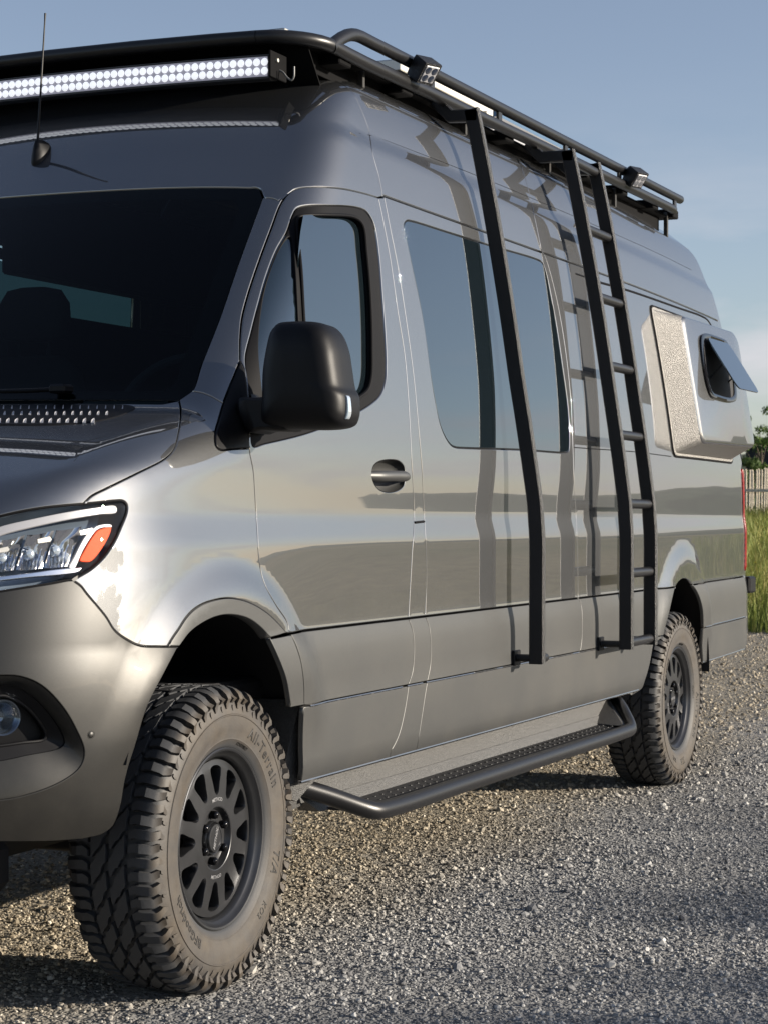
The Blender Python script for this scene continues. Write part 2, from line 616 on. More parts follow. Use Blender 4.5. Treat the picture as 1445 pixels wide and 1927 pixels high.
def paint_mat(name, color, metal, rough, coat, dirt):
    m, nt, b = mat_base(name)
    setp(b, metal=metal, rough=rough, coat=coat, coat_rough=.012, coat_ior=2.8)
    n1 = noise(nt, 900, 1, .5)
    fl = ramp(nt, n1.outputs['Fac'], [(.35, tuple(q * .86 for q in color)), (.68, tuple(min(1, q * 1.14) for q in color))])
    geo = N_(nt, 'ShaderNodeNewGeometry'); sp = N_(nt, 'ShaderNodeSeparateXYZ')
    nt.links.new(geo.outputs['Position'], sp.inputs[0])
    mr = N_(nt, 'ShaderNodeMapRange'); mr.inputs[1].default_value = 1.05; mr.inputs[2].default_value = .40; mr.inputs[3].default_value = 0; mr.inputs[4].default_value = 1
    nt.links.new(sp.outputs['Z'], mr.inputs[0])
    n2 = noise(nt, 2.6, 6, .62)
    r2 = ramp(nt, n2.outputs['Fac'], [(.42, (0, 0, 0)), (.72, (1, 1, 1))])
    mu = N_(nt, 'ShaderNodeMath', operation='MULTIPLY'); nt.links.new(mr.outputs[0], mu.inputs[0]); nt.links.new(r2.outputs['Color'], mu.inputs[1])
    mu2 = N_(nt, 'ShaderNodeMath', operation='MULTIPLY'); nt.links.new(mu.outputs[0], mu2.inputs[0]); mu2.inputs[1].default_value = dirt
    mix = N_(nt, 'ShaderNodeMix', data_type='RGBA'); nt.links.new(mu2.outputs[0], mix.inputs['Factor'])
    nt.links.new(fl.outputs['Color'], mix.inputs['A']); mix.inputs['B'].default_value = (.30, .27, .22, 1)
    nt.links.new(mix.outputs['Result'], b.inputs['Base Color'])
    # dust dulls the shine
    inv = N_(nt, 'ShaderNodeMapRange'); nt.links.new(mu2.outputs[0], inv.inputs[0]); inv.inputs[3].default_value = coat; inv.inputs[4].default_value = coat * .25
    nt.links.new(inv.outputs[0], b.inputs['Coat Weight'])
    me_ = N_(nt, 'ShaderNodeMapRange'); nt.links.new(mu2.outputs[0], me_.inputs[0]); me_.inputs[3].default_value = metal; me_.inputs[4].default_value = metal * .3
    nt.links.new(me_.outputs[0], b.inputs['Metallic'])
    # pressed sheet metal is never quite flat
    nw = noise(nt, 2.2, 2, .45); bw = N_(nt, 'ShaderNodeBump'); bw.inputs['Strength'].default_value = .08; bw.inputs['Distance'].default_value = .010
    nt.links.new(nw.outputs['Fac'], bw.inputs['Height']); nt.links.new(bw.outputs['Normal'], b.inputs['Normal']); nt.links.new(bw.outputs['Normal'], b.inputs['Coat Normal'])
    MATS[name] = m
    return m

PAINT = paint_mat('grey_metallic_paint', (.078, .080, .083), .92, .50, 1.0, .20)
SATIN = paint_mat('satin_grey_trim', (.085, .086, .085), .62, .47, .03, .12)
BUMPM = paint_mat('satin_grey_bumper', (.022, .022, .0215), .62, .41, .03, .10)
BLACK = simple('black_plastic', (.004, .004, .005), .46, spec=.22, bmp=(700, .08, .002))
GLOSSK = simple('gloss_black', (.008, .008, .01), .12)
POWDER = simple('black_powder_coat', (.014, .014, .015), .36, spec=.5, bmp=(330, .75, .004))
TUBEK = simple('black_rack_tube', (.010, .010, .011), .36, spec=.45, bmp=(600, .10, .002))
LINER = simple('bedliner_coating', (.062, .061, .059), .42, bmp=(260, .9, .004), var=.25, vscale=120)
FLARE_TEX = simple('textured_silver_coating', (.26, .25, .235), .36, metal=.35, bmp=(230, 1.0, .005), var=.2, vscale=150)
RUBBER_SEAL = simple('rubber_seal', (.003, .003, .004), .6, spec=.12)
CHROME = simple('chrome', (.82, .82, .84), .08, 1.0)
DARKIN = simple('dark_interior', (.008, .008, .010), .7)
SEATF = simple('seat_fabric', (.018, .018, .022), .8)
ALU = simple('anodised_frame', (.70, .67, .60), .38, .25)
WHITEP = simple('white_plastic', (.38, .38, .40), .3)
SOLAR = simple('solar_glass', (.010, .016, .035), .06, coat=1.0)
HUB = simple('satin_black_alloy', (.065, .066, .070), .33, .8, var=.2, vscale=9)
NUT = simple('black_chrome', (.015, .015, .017), .12, .7)
STEELD = simple('dark_steel', (.05, .048, .046), .5, .6)
CABLE = simple('cable_grey', (.16, .16, .16), .5)
MATTEK = simple('matte_black', (.003, .003, .0035), .8, spec=.1)
GREYPAD = simple('step_tread', (.014, .014, .015), .6, bmp=(160, .6, .004))

def glass_dark(name, tint, ior):
    m, nt, b = mat_base(name)
    setp(b, color=tint, rough=.0, ior=ior, coat=.6, coat_rough=0.0, coat_ior=1.5)
    b.inputs['Specular Tint'].default_value = (.78, .93, 1.0, 1)
    MATS[name] = m
    return m
PRIVACY = glass_dark('privacy_glass', (.006, .010, .013), 2.2)
def glass_clear(name, tint, ior=1.5, gloss_rough=.0):
    m = bpy.data.materials.new(name); m.use_nodes = True
    nt = m.node_tree; nt.nodes.clear()
    out = N_(nt, 'ShaderNodeOutputMaterial'); tp = N_(nt, 'ShaderNodeBsdfTransparent'); gl = N_(nt, 'ShaderNodeBsdfGlossy')
    lw = N_(nt, 'ShaderNodeLayerWeight'); pw = N_(nt, 'ShaderNodeMath', operation='POWER'); pw.inputs[1].default_value = 5.0
    fr = N_(nt, 'ShaderNodeMath', operation='MULTIPLY_ADD'); r0 = ((ior - 1) / (ior + 1)) ** 2; fr.inputs[1].default_value = 1 - r0; fr.inputs[2].default_value = r0
    nt.links.new(lw.outputs['Facing'], pw.inputs[0]); nt.links.new(pw.outputs[0], fr.inputs[0])
    mx = N_(nt, 'ShaderNodeMixShader'); tp.inputs['Color'].default_value = (*tint, 1); gl.inputs['Roughness'].default_value = gloss_rough
    nt.links.new(fr.outputs[0], mx.inputs['Fac']); nt.links.new(tp.outputs[0], mx.inputs[1]); nt.links.new(gl.outputs[0], mx.inputs[2])
    nt.links.new(mx.outputs[0], out.inputs['Surface'])
    MATS[name] = m
    return m
WSGLASS = glass_clear('windshield_glass', (.34, .46, .48), 1.38)
LENS = glass_clear('lamp_lens', (.94, .95, .96), 1.35)
TINTED = glass_clear('tinted_side_glass', (.06, .105, .11))
LENSB = simple('bulb_glass', (.70, .78, .86), .05, .6, coat=1.0)
AMBER = simple('amber_reflector', (.85, .075, .008), .55, spec=.15)
REDLENS = simple('red_lens', (.22, .008, .010), .25, spec=.4)
EDGE_RED = REDLENS
m_, nt_, b_ = mat_base('led_glow_plate'); setp(b_, color=(.3, .3, .32), emit=(.80, .78, 1.0), emit_s=.09); LEDBACK = m_  # plate with its own glow, standing in for scattered LED light
FOGR = simple('dark_reflector', (.16, .19, .23), .12, .9)
m_, nt_, b_ = mat_base('led_emitter'); setp(b_, color=(.9, .9, .9), emit=(.93, .95, 1.0), emit_s=0.42); LED = m_

# ================================================================== the van
van = empty('camper_van', (0, 0, 0))
tag(van, 'lifted grey metallic camper van with black roof rack and knobby tyres on gravel', 'van')

def side(x, z):
    x, z = np.broadcast_arrays(np.asarray(x, float), np.asarray(z, float))
    return np.stack([x, lift_y(x, z), z], 1)
def run(x0, x1, z0, z1=None, step=.02):
    z1 = z0 if z1 is None else z1
    n = max(2, int(math.hypot(x1 - x0, z1 - z0) / step) + 1)
    return side(np.linspace(x0, x1, n), np.linspace(z0, z1, n))
def tail_x(z): return 5.745 - .16 * np.clip(np.asarray(z, float) - 1.3, 0, 2) ** 2
def tail(z0, z1, step=.02):
    z = np.linspace(z0, z1, max(2, int(abs(z1 - z0) / step) + 1))
    return side(tail_x(z), z)

Z_CLAD, Z_MID, Z_SILL, Z_GUT, Z_TOP = .889, .688, .478, 2.186, 2.545
# --- curves traced on the photograph (pixels), dropped on the body surface
DOOR_TOP = tr([(712, 372), (685, 364), (640.7, 354.7), (590, 351.6), (558, 354.7), (539, 366), (526.7, 384.8), (511, 426), (488.7, 486), (466.5, 552.7), (455.4, 597), (452, 635), (452, 679)])
DOOR_FRONT = tr([(452, 679), (460, 695), (466, 740), (468, 793), (469.7, 844), (477.6, 888), (480.5, 930), (484.5, 997), (490, 1067), (500, 1101.6), (521, 1140), (541, 1171), (545, 1190)])
DOOR_REAR = tr([(712, 372), (716.7, 394), (732.5, 476.7), (748, 584), (761, 666.7), (768, 750), (770.5, 793), (773.7, 856.7), (778.4, 945), (779, 984), (775.6, 1036), (772, 1100), (768.6, 1163)])
B_REAR = tr([(723, 372), (734, 429), (748.3, 502), (764, 603), (776.8, 698), (784.7, 777.5), (794, 888), (796.4, 942), (798.5, 984), (801.5, 1036), (802, 1100), (800, 1159)])
MID_SEAM_UP = tr([(972, 290), (981, 316.5), (990, 345), (997, 372.7), (1007, 418), (1015, 457)])
MID_SEAM = tr([(1018, 470), (1027, 489), (1046, 560), (1062, 650), (1073, 750), (1077, 838), (1079, 900), (1085, 1015), (1087, 1123)])
CAP_SEAM = tr([(639.4, 155.4), (657, 167.6), (666, 177.6), (679, 204), (692.6, 239.6), (696, 255), (701, 288), (712.5, 330), (720, 369)])
PILLAR_FOOT = tr([(361.6, 735.8), (380, 739), (395.8, 744.8), (421, 759)])
WS_RIGHT = tr([(494.8, 372), (489.4, 386.8), (449.8, 494.7), (413.8, 599), (381, 682), (361.6, 735.8), (338, 752)])
HOOD_EDGE = tr([(338, 754), (340.5, 772), (338, 808), (329, 844), (313, 862), (259, 890.6), (201.5, 919), (172.7, 933.7), (158, 948)])
LAMP_TOP = tr([(158, 948), (108, 951.7), (72, 955.8), (36, 962), (0, 970)])
LAMP_SIDE = tr([(158, 948), (180, 945.9), (220, 942), (232, 942.3), (240, 949), (241, 961), (230, 990), (216, 1020.5), (198, 1047.5), (172.7, 1071), (149, 1085)])
LAMP_LOW = tr([(149, 1085), (138, 1091), (129.5, 1091.5), (100.8, 1097), (50, 1105), (0, 1113)])
BUMP_SEAM = tr([(138, 1092), (153, 1103), (163.7, 1116.8), (199.7, 1160), (217, 1186.8), (240, 1204), (263.6, 1214.7), (300, 1216.7), (337, 1216.7)])
ARCH_F = tr([(337, 1216.7), (356.6, 1190.7), (380, 1173), (407, 1160.5), (434, 1157), (465, 1163.6), (488, 1179), (508, 1200)])
ARCH_F2 = tr([(508, 1200), (523, 1233), (539, 1276), (548, 1326)])
LIP_F = tr([(316, 1216), (324, 1202), (337, 1183), (350, 1163), (364, 1148), (380, 1137.5), (399, 1130.6), (430, 1125.6), (465, 1132.6), (500, 1152), (523, 1173), (538, 1190)])
TRI = tr([(421, 759), (412, 790), (406, 812), (404.7, 831), (408, 842), (416, 847), (440, 845), (469.7, 844)])

# fender
o_f = joinc([q for q in BUMP_SEAM if q[0] < LIP_F[0][0] - .004], LIP_F, tr([(539, 1191), (545, 1191)]), [q for q in DOOR_FRONT[::-1] if q[2] < 1.372],
            TRI[::-1], PILLAR_FOOT[::-1], tr([(361.6, 735.8), (338, 752)]), HOOD_EDGE, LAMP_SIDE)
fender = panel('front_fender', o_f, PAINT, van, 'sph', c=(.35, .1, 1.0), h=.018)
arch_lip = panel('arch_lip', joinc(LIP_F, tr([(536, 1192), (524, 1196), (509, 1200)]), ARCH_F[::-1], tr([(335, 1216.5), (318, 1216.5)])), SATIN, van, 'xz', h=.02, off=.003, depth=.03)
# mirror sail on the fender
sail = panel('mirror_sail', joinc(TRI, [q for q in DOOR_FRONT[::-1] if q[2] >= 1.372], tr([(452, 679), (436, 720), (421, 759)])), BLACK, van, 'xz', h=.03, off=.004)
# front door
BOT_DOOR = run(float(DOOR_FRONT[-1][0]), float(DOOR_REAR[-1][0]), Z_CLAD)
WIN_HOLE = tr([(541, 436), (552, 404), (560, 391), (577, 386.4), (621.7, 386.4), (669, 389.6), (688, 396), (699, 410), (705.6, 426), (713.5, 476.7), (719.8, 552.7), (726, 635), (727.7, 685.7), (726, 717),
               (716.7, 742.7), (700.8, 758.5), (658, 783.8), (580, 815), (500, 835), (477, 840), (474, 793), (470, 740), (465, 700), (463, 672), (474, 625), (488, 571), (503, 519), (522, 470)], closed=True)
HANDLE = tr([(700, 893), (703, 878), (712, 870), (730, 866), (750, 868), (760, 878), (762, 895), (760, 913), (750, 922), (732, 926), (714, 921), (704, 909)], 4, True)
door = panel('front_door', joinc(DOOR_TOP, DOOR_FRONT, BOT_DOOR, DOOR_REAR[::-1]), PAINT, van, 'xz', holes=[WIN_HOLE, HANDLE], h=.017)
MAINW = tr([(560, 420), (562, 409), (569, 405), (621.7, 403.8), (669, 408.6), (683.4, 422.8), (691, 476.7), (697.7, 555.8), (700.8, 650.8), (699, 714), (691, 736), (658, 758.5), (610, 782), (586, 793), (580, 700), (573.5, 603), (568, 508)], closed=True)
QUART = tr([(547, 443), (552.5, 460), (558, 508), (564.7, 603), (571, 700), (576, 792), (550, 803), (505, 812), (498, 745), (489, 650), (496, 568.5), (507.7, 519), (527, 468)], closed=True)
trim = panel('window_trim', WIN_HOLE, RUBBER_SEAL, door, 'xz', holes=[MAINW, QUART], h=.03, off=-.004, gap=.0005, depth=.02)
panel('window_pane', QUART, PRIVACY, door, 'xz', h=.05, off=-.010, gap=-.008, roll=False)
c0 = MAINW.mean(0); ex = c0 + (MAINW - c0) * np.array([1.05, 1, 1.04]); zz_ = np.linspace(ex[:, 2].min(), ex[:, 2].max(), 14); rows = []
for z_ in zz_:                                       # curved only in height, as rolled door glass is
    xs_ = []
    for a_, b_ in zip(ex, np.roll(ex, -1, 0)):
        if (a_[2] - z_) * (b_[2] - z_) <= 0 and a_[2] != b_[2]: xs_.append(a_[0] + (b_[0] - a_[0]) * (z_ - a_[2]) / (b_[2] - a_[2]))
    rows.append([(x_, -float(W(x_, z_)) + .017, z_) for x_ in np.linspace(min(xs_), max(xs_), 8)])
gi_ = np.arange(14 * 8).reshape(14, 8)
MB().add(np.array(rows).reshape(-1, 3), [(gi_[i, j], gi_[i, j + 1], gi_[i + 1, j + 1], gi_[i + 1, j]) for i in range(13) for j in range(7)]).build('window_pane', PRIVACY, door, 60, fix=False)
# a raised bead round the main window
bead = crom(np.vstack([MAINW]), .02, True)
MB().tube(np.vstack([inset_pts(bead, .002), inset_pts(bead, .002)[:1]]), .005, 8, caps=False).build('window_bead', RUBBER_SEAL, door)
# recessed grip
hp = resample(HANDLE, 40)
cen = hp.mean(0); nrm = grad(cen[None])[0]
l1 = hp - nrm * .012; l2 = cen + (hp - cen) * .82 - nrm * .034; l3 = cen + (hp - cen) * .35 - nrm * .042
MB().loft([hp + nrm * -.001, l1, l2, l3], cap1=True).build('handle_cup', SATIN, door, 60)
gp = hit([(699, 895), (715, 896), (738, 896), (757, 897), (762, 897.5)])
gp = gp + nrm * np.array([-.014, .004, .011, .012, .004])[:, None]
MB().tube(crom(gp, .01), np.interp(np.linspace(0, 1, len(crom(gp, .01))), [0, .2, .8, 1], [.014, .0165, .0165, .011]), 14).build('door_handle', SATIN, door)

# B-pillar strip, side panels
bpillar = panel('b_pillar', joinc(DOOR_REAR, run(float(DOOR_REAR[-1][0]), float(B_REAR[-1][0]), Z_CLAD), B_REAR[::-1]), PAINT, van, 'xz', h=.03)
SIDEWIN = tr([(766, 414.5), (775, 415.5), (844.5, 437), (920.8, 461), (1012, 488.5), (1020, 494), (1041, 581), (1057, 682), (1069, 774), (1071, 838), (1069, 850), (1060, 852), (981, 847), (870, 843.5), (858, 842.5), (848.5, 838), (832, 810), (816.4, 742), (796, 601), (780, 521), (762, 437), (760, 423)], closed=True)
side1 = panel('side_panel', joinc(B_REAR, run(float(B_REAR[-1][0]), float(MID_SEAM[-1][0]), Z_CLAD), MID_SEAM[::-1], run(float(MID_SEAM[0][0]), float(B_REAR[0][0]), Z_GUT)), PAINT, van, 'xz', holes=[SIDEWIN], h=.028)
panel('side_window', SIDEWIN, PRIVACY, side1, 'xz', h=.05, off=-.0015, gap=.0035, depth=.006)
panel('window_seal', SIDEWIN, RUBBER_SEAL, side1, 'xz', h=.08, off=-.008, gap=-.004, roll=False)
ARCH_R = tr([(1241.5, 1104), (1250, 1126), (1258, 1111.5), (1272.6, 1093), (1283.6, 1088.7), (1294.7, 1093), (1304, 1106)])
def arc(ax, az, r, a0, a1, n=40, rx=1.0):
    a = np.radians(np.linspace(a0, a1, n))
    return side(ax + rx * r * np.cos(a), az + r * np.sin(a))
AX, AZ, AR = 4.262, .505, .415
a_l = 180 - math.degrees(math.asin((Z_CLAD - AZ) / AR)); a_r = 180 - a_l
xl = AX + AR * math.cos(R(a_l)); xr = AX + AR * math.cos(R(a_r))
side2 = panel('rear_side_panel', joinc(MID_SEAM, run(float(MID_SEAM[-1][0]), xl, Z_CLAD), arc(AX, AZ, AR, a_l, a_r), run(xr, float(tail_x(Z_CLAD)), Z_CLAD), tail(Z_CLAD, Z_GUT), run(float(tail_x(Z_GUT)), float(MID_SEAM[0][0]), Z_GUT)), PAINT, van, 'xz', h=.03)
roof1 = panel('roof_side', joinc(CAP_SEAM, run(float(CAP_SEAM[-1][0]), float(MID_SEAM_UP[-1][0]), Z_GUT + .004), MID_SEAM_UP[::-1], run(float(MID_SEAM_UP[0][0]), float(CAP_SEAM[0][0]), Z_TOP)), PAINT, van, 'xz', h=.024)
roof2 = panel('roof_side', joinc(MID_SEAM_UP, run(float(MID_SEAM_UP[-1][0]), float(tail_x(Z_GUT)), Z_GUT + .004), tail(Z_GUT + .004, Z_TOP), run(float(tail_x(Z_TOP)), float(MID_SEAM_UP[0][0]), Z_TOP)), PAINT, van, 'xz', h=.026)
# front roof cap and windshield pillar
TOPX = float(CAP_SEAM[0][0])
yy = np.linspace(0, float(CAP_SEAM[0][1]), 30)
cap_top = np.stack([np.full(30, TOPX), yy, lift_z(np.full(30, TOPX), yy)], 1)
yw = np.linspace(-.70, 0, 34); zw = 2.160 - .016 * (yw / .74) ** 4
ws_top = np.stack([lift_x(yw, zw), yw, zw], 1)
cap = panel('roof_cap', mirror_close(joinc(cap_top, CAP_SEAM, DOOR_TOP[[q[2] > 2.137 for q in DOOR_TOP]], tr([(526, 377), (512, 372), (498, 371)]), tr([(494, 364), (491, 355), (480, 351)]), ws_top)), PAINT, van, 'sph', c=(1.35, 0, 1.75), h=.028)
pil = joinc(tr([(498, 372), (512, 373), (526, 378)]), [q for q in DOOR_TOP if q[2] < 2.125], tr([(452, 679), (436, 720), (421, 759)]), PILLAR_FOOT[::-1], WS_RIGHT[::-1][len(WS_RIGHT) - np.argmin(np.abs(WS_RIGHT[:, 2] - PILLAR_FOOT[0][2])) - 1:])
pillar = panel('windshield_pillar', pil, PAINT, van, 'sph', c=(1.2, 0, 1.6), h=.026)
# windshield
yb = np.linspace(-.78, 0, 34); zb = np.full(34, 1.508) - .008 * (yb / .8) ** 2
ws_bot = np.stack([lift_x(yb, zb), yb, zb], 1)
ws_o = mirror_close(joinc(ws_top[::-1], tr([(484, 352), (490, 357), (493, 366), (494.8, 372)]), WS_RIGHT, ws_bot))
wshield = panel('windshield', ws_o, WSGLASS, van, 'sph', c=(1.35, 0, 1.6), h=.05, off=-.004, depth=.004)
# black printed border of the windshield, behind the glass
inner_ws = []
cws = ws_o.mean(0)
inn = cws + (ws_o - cws) * np.array([1, .925, .90])
inn[:, 0] = lift_x(inn[:, 1], inn[:, 2])
panel('windshield_border', ws_o, MATTEK, wshield, 'sph', c=(1.35, 0, 1.6), holes=[inn], h=.06, off=-.009, roll=False)
# hood
yh = np.linspace(float(LAMP_TOP[-1][1]), 0, 30); zh = np.linspace(float(LAMP_TOP[-1][2]), 1.165, 30)
hood_front = np.stack([lift_x(yh, zh), yh, zh], 1)
hood_back = ws_bot[::-1].copy(); hood_back[:, 0] -= .02; hood_back[:, 2] = lift_z(hood_back[:, 0], hood_back[:, 1])
hood = panel('hood', mirror_close(joinc(hood_back, HOOD_EDGE, LAMP_TOP, hood_front)), PAINT, van, 'sph', c=(.0, 0, .75), h=.020)
# cowl vent
VENT = tr([(-60, 766), (0, 764.6), (144, 761.7), (248, 764), (257, 768), (234, 780.8), (180, 794), (108, 800), (0, 800.5), (-60, 799)], 6, True)
vent = panel('cowl_vent', VENT, BLACK, hood, 'sph', c=(0, 0, .75), h=.04, off=.003)
fins = MB()
for row, (v0, n, w) in enumerate(((768.5, 17, 2.5), (780, 15, 2.5), (794.5, 14, 5))):
    for k in range(n):
        u = -30 + k * 16 + row * 5 + (0 if row else 4)
        if row == 2 and u > 175 or row == 1 and u > 215 or u > 240: continue
        P = hit([(u, v0 + 3), (u + 2.5 + 2 * row, v0 + 3), (u + 3 + 2 * row, v0 - w * .5), (u + 1.5, v0 + .5)])
        n_ = grad(P)
        P = P + n_ * np.array([.003, .003, .008, .0075])[:, None]
        MB().add(np.vstack([P, P - n_ * .004]), [(0, 1, 2, 3), (0, 4, 5, 1), (1, 5, 6, 2), (2, 6, 7, 3), (3, 7, 4, 0)]).build('vent_glint', WHITEP, vent, 0)  # pale colour stands in for sun glints on the black vent
# wiper arm at the foot of the windshield
wp = hit([(-90, 747), (-20, 746), (60, 744), (118, 741)]) ; wp = wp + grad(wp) * .016
wip = MB().tube(crom(wp, .03), .006, 8).build('wiper_arm', BLACK, van)
MB().bbox(wp[-1] - (.03, .03, .012), wp[-1] + (.02, .02, .012), .006).build('wiper_pivot', BLACK, wip)

# bumper, with a pocket for the fog lamp
FOG1 = tr([(-230, 1380), (-190, 1310), (-100, 1278), (0, 1272), (38.8, 1274), (77.5, 1290), (116, 1328), (143, 1372), (159, 1415), (151, 1443), (116, 1470), (58, 1493), (0, 1504.7), (-110, 1505), (-200, 1470)], 6, True)
FOG2 = tr([(-190, 1380), (-150, 1325), (-80, 1292), (0, 1287.6), (38.8, 1291.5), (77.5, 1314.7), (116, 1357), (135, 1390), (137, 1402), (128, 1411.6), (60, 1427), (0, 1438.8), (-100, 1440), (-170, 1420)], 6, True)
FOG3 = tr([(-140, 1375), (-110, 1335), (-60, 1315), (0, 1311), (31, 1311), (69.8, 1334), (95, 1362), (108.5, 1384.5), (106.6, 1396), (60, 1404), (0, 1412), (-80, 1412), (-130, 1405)], 6, True)
yb2 = np.linspace(float(LAMP_LOW[-1][1]), 0, 36)
bt = np.stack([lift_x(yb2, np.full(36, LAMP_LOW[-1][2])), yb2, np.full(36, LAMP_LOW[-1][2])], 1)
BUMP_ARCH = tr([(337, 1216.7), (322, 1245), (310, 1268), (279, 1330), (256, 1404), (243, 1445), (236, 1473.6), (230, 1510), (222, 1538), (213, 1556), (193.8, 1570.5), (170, 1577), (155, 1580)])
BUMP_LOW = tr([(155, 1580), (100, 1584), (50, 1585), (0, 1585)])
yl = np.linspace(float(BUMP_LOW[-1][1]), 0, 36); zl = np.full(36, BUMP_LOW[-1][2])
bl = np.stack([lift_x(yl, zl), yl, zl], 1)
mFOG1 = FOG1.copy(); mFOG1[:, 1] *= -1
bumper = panel('front_bumper', mirror_close(joinc(bt[::-1], LAMP_LOW[::-1], BUMP_SEAM, BUMP_ARCH, BUMP_LOW, bl)), BUMPM, van, 'sph', c=(.15, 0, .78), holes=[FOG1, mFOG1], h=.03)
n = 90
f1, f2, f3 = resample(FOG1, n), resample(FOG2, n), resample(FOG3, n)
def align(a, b):
    k = np.argmin([np.linalg.norm(np.roll(b, s, 0) - a) for s in range(len(b))]); return np.roll(b, k, 0)
f2 = align(f1, f2); f3 = align(f1, f3)
g1 = inset_pts(f1, .002); gm = inset_pts(.55 * f1 + .45 * f2, .010); g2 = inset_pts(f2, .030); g3 = inset_pts(f3, .052)
pocket = MB().loft([g1, gm, g2]).build('fog_pocket', BUMPM, bumper, 60)
MB().loft([g2, inset_pts(f2, .036), g3, inset_pts(f3, .075)], cap1=True).build('fog_bezel', BLACK, bumper, 45)
MB().tube(np.vstack([g3, g3[:1]]), .004, 8, caps=False).build('bezel_rim', BLACK, bumper)
fl = hit([(17, 1353)])[0]; fn = grad(fl[None])[0]; fc = fl - fn * .062
q = Vector(fn).to_track_quat('Z', 'Y').to_matrix()
def oriented(mb, name, mat, parent, loc, rot, smooth=35):
    o = mb.build(name, mat, parent, smooth); o.matrix_world = Matrix.Translation(Vector(loc)) @ rot.to_4x4(); return o
lampb = MB().lathe([(.0, -.012), (.012, -.010), (.026, .004), (.036, .022), (.040, .024), (.040, -.01)], (0, 0, 0), 40, 'z')
fog = oriented(lampb, 'fog_lamp', FOGR, bumper, fc, q)
oriented(MB().lathe([(.0, .030), (.015, .029), (.030, .026), (.037, .020)], (0, 0, 0), 40, 'z'), 'fog_lens', LENS, bumper, fc, q)
sens = hit([(172, 1383)])[0]; sn = grad(sens[None])[0]
oriented(MB().lathe([(.0, .002), (.006, .002), (.0075, .001), (.0085, -.002), (.0098, .0005), (.0105, -.002)], (0, 0, 0), 24, 'z'), 'parking_sensor', BUMPM, bumper, sens, Vector(sn).to_track_quat('Z', 'Y').to_matrix())
# headlight
ycl = np.array([-.70, -.60])
LAMP_O = joinc(LAMP_SIDE, LAMP_LOW, hit([(-40, 1116), (-90, 1118), (-130, 1108), (-145, 1070), (-120, 1005), (-60, 985)]), LAMP_TOP[::-1])
lampn = 110
lo = resample(LAMP_O, lampn)
head = MB().loft([inset_pts(lo, .003), inset_pts(lo, .020), inset_pts(lo.mean(0) + (lo - lo.mean(0)) * .93, .075)], cap1=True).build('headlight', simple('lamp_housing', (.16, .20, .25), .28, .7), van, 50)
panel('lens', LAMP_O, LENS, head, 'sph', c=(.15, 0, .95), h=.04, off=-.003, gap=.0045, depth=.004)
MB().tube(np.vstack([inset_pts(lo, .004), inset_pts(lo, .004)[:1]]), .0030, 8, caps=False).build('lamp_gasket', RUBBER_SEAL, head)
panel('light_guide', tr([(-60, 1008), (0, 984), (72, 970), (144, 958.6), (190, 953), (229, 950), (233, 956), (231, 963), (205, 965), (180, 968), (130, 975), (72, 985), (0, 1001), (-50, 1022)], 5, True), WHITEP, head, 'sph', c=(.15, 0, .95), h=.04, off=-.020, gap=0, depth=.01)
panel('amber_marker', tr([(160, 1053), (170, 1032), (182, 1011), (195, 995.5), (207, 991), (220, 989), (219, 998), (213, 1012), (198, 1037), (181, 1054.5), (170, 1055.5)], 5, True), AMBER, head, 'sph', c=(.15, 0, .95), h=.03, off=-.018, gap=0, depth=.01)
panel('marker_frame', tr([(140, 1066), (150, 1046), (170, 1008), (185, 993), (198, 985), (222, 984), (223, 989), (207, 989), (194, 994), (181, 1010), (168, 1032), (157, 1057), (150, 1068)], 5, True), WHITEP, head, 'sph', c=(.15, 0, .95), h=.03, off=-.021, gap=0, depth=.008)
panel('chrome_strip', tr([(-100, 1093), (0, 1081), (60, 1075), (120, 1068), (152, 1066), (166, 1066), (160, 1073), (140, 1077), (60, 1083), (0, 1089), (-100, 1101)], 5, True), CHROME, head, 'sph', c=(.15, 0, .95), h=.03, off=-.022, gap=0, depth=.01)
# fluted reflector bowls behind the lens
for k, (u0, u1) in enumerate(((-70, -16), (-12, 42), (47, 98), (102, 150))):
    nu, nv = 25, 9; gs = []
    for i, u in enumerate(np.linspace(u0, u1, nu)):
        top = 1006 - u * .13; bot = 1070 - max(u, 0) * .05
        vs = np.linspace(top, bot, nv)
        col = hit([(u + (v - 1040) * -.30, v) for v in vs])
        s_ = (i / (nu - 1) - .5) * 2; tv = np.linspace(-1, 1, nv)
        d = .026 + .040 * (1 - s_ * s_) * (1 - .6 * tv * tv) + .004 * (i % 3 == 0) * (tv > -.2)
        gs.append(col - grad(col) * d[:, None])
    gs = np.array(gs); idx = np.arange(nu * nv).reshape(nu, nv)
    MB().add(gs.reshape(-1, 3), [(idx[i, j], idx[i + 1, j], idx[i + 1, j + 1], idx[i, j + 1]) for i in range(nu - 1) for j in range(nv - 1)]).build('reflector', CHROME, head, 22, fix=False)
    um = .5 * (u0 + u1); b0 = hit([(um, 1042 - um * .1)])[0]; bn = grad(b0[None])[0]
    oriented(MB().lathe([(.013, -.01), (.013, .004), (.010, .010), (.004, .013), (0, .0135)], (0, 0, 0), 20, 'z'), 'projector_bulb', LENSB, head, b0 - bn * .055, Vector(bn).to_track_quat('Z', 'Y').to_matrix())
for u, v in ((93, 1005), (10, 1023), (176, 990)):
    P = hit([(u - 14, v + 5), (u + 10, v), (u + 14, v + 6), (u + 11, v + 10), (u - 13, v + 13)]); P = np.vstack([P - grad(P) * .024, P - grad(P) * .034])
    MB().hull(P).build('lamp_shroud', ALU, head, 0)

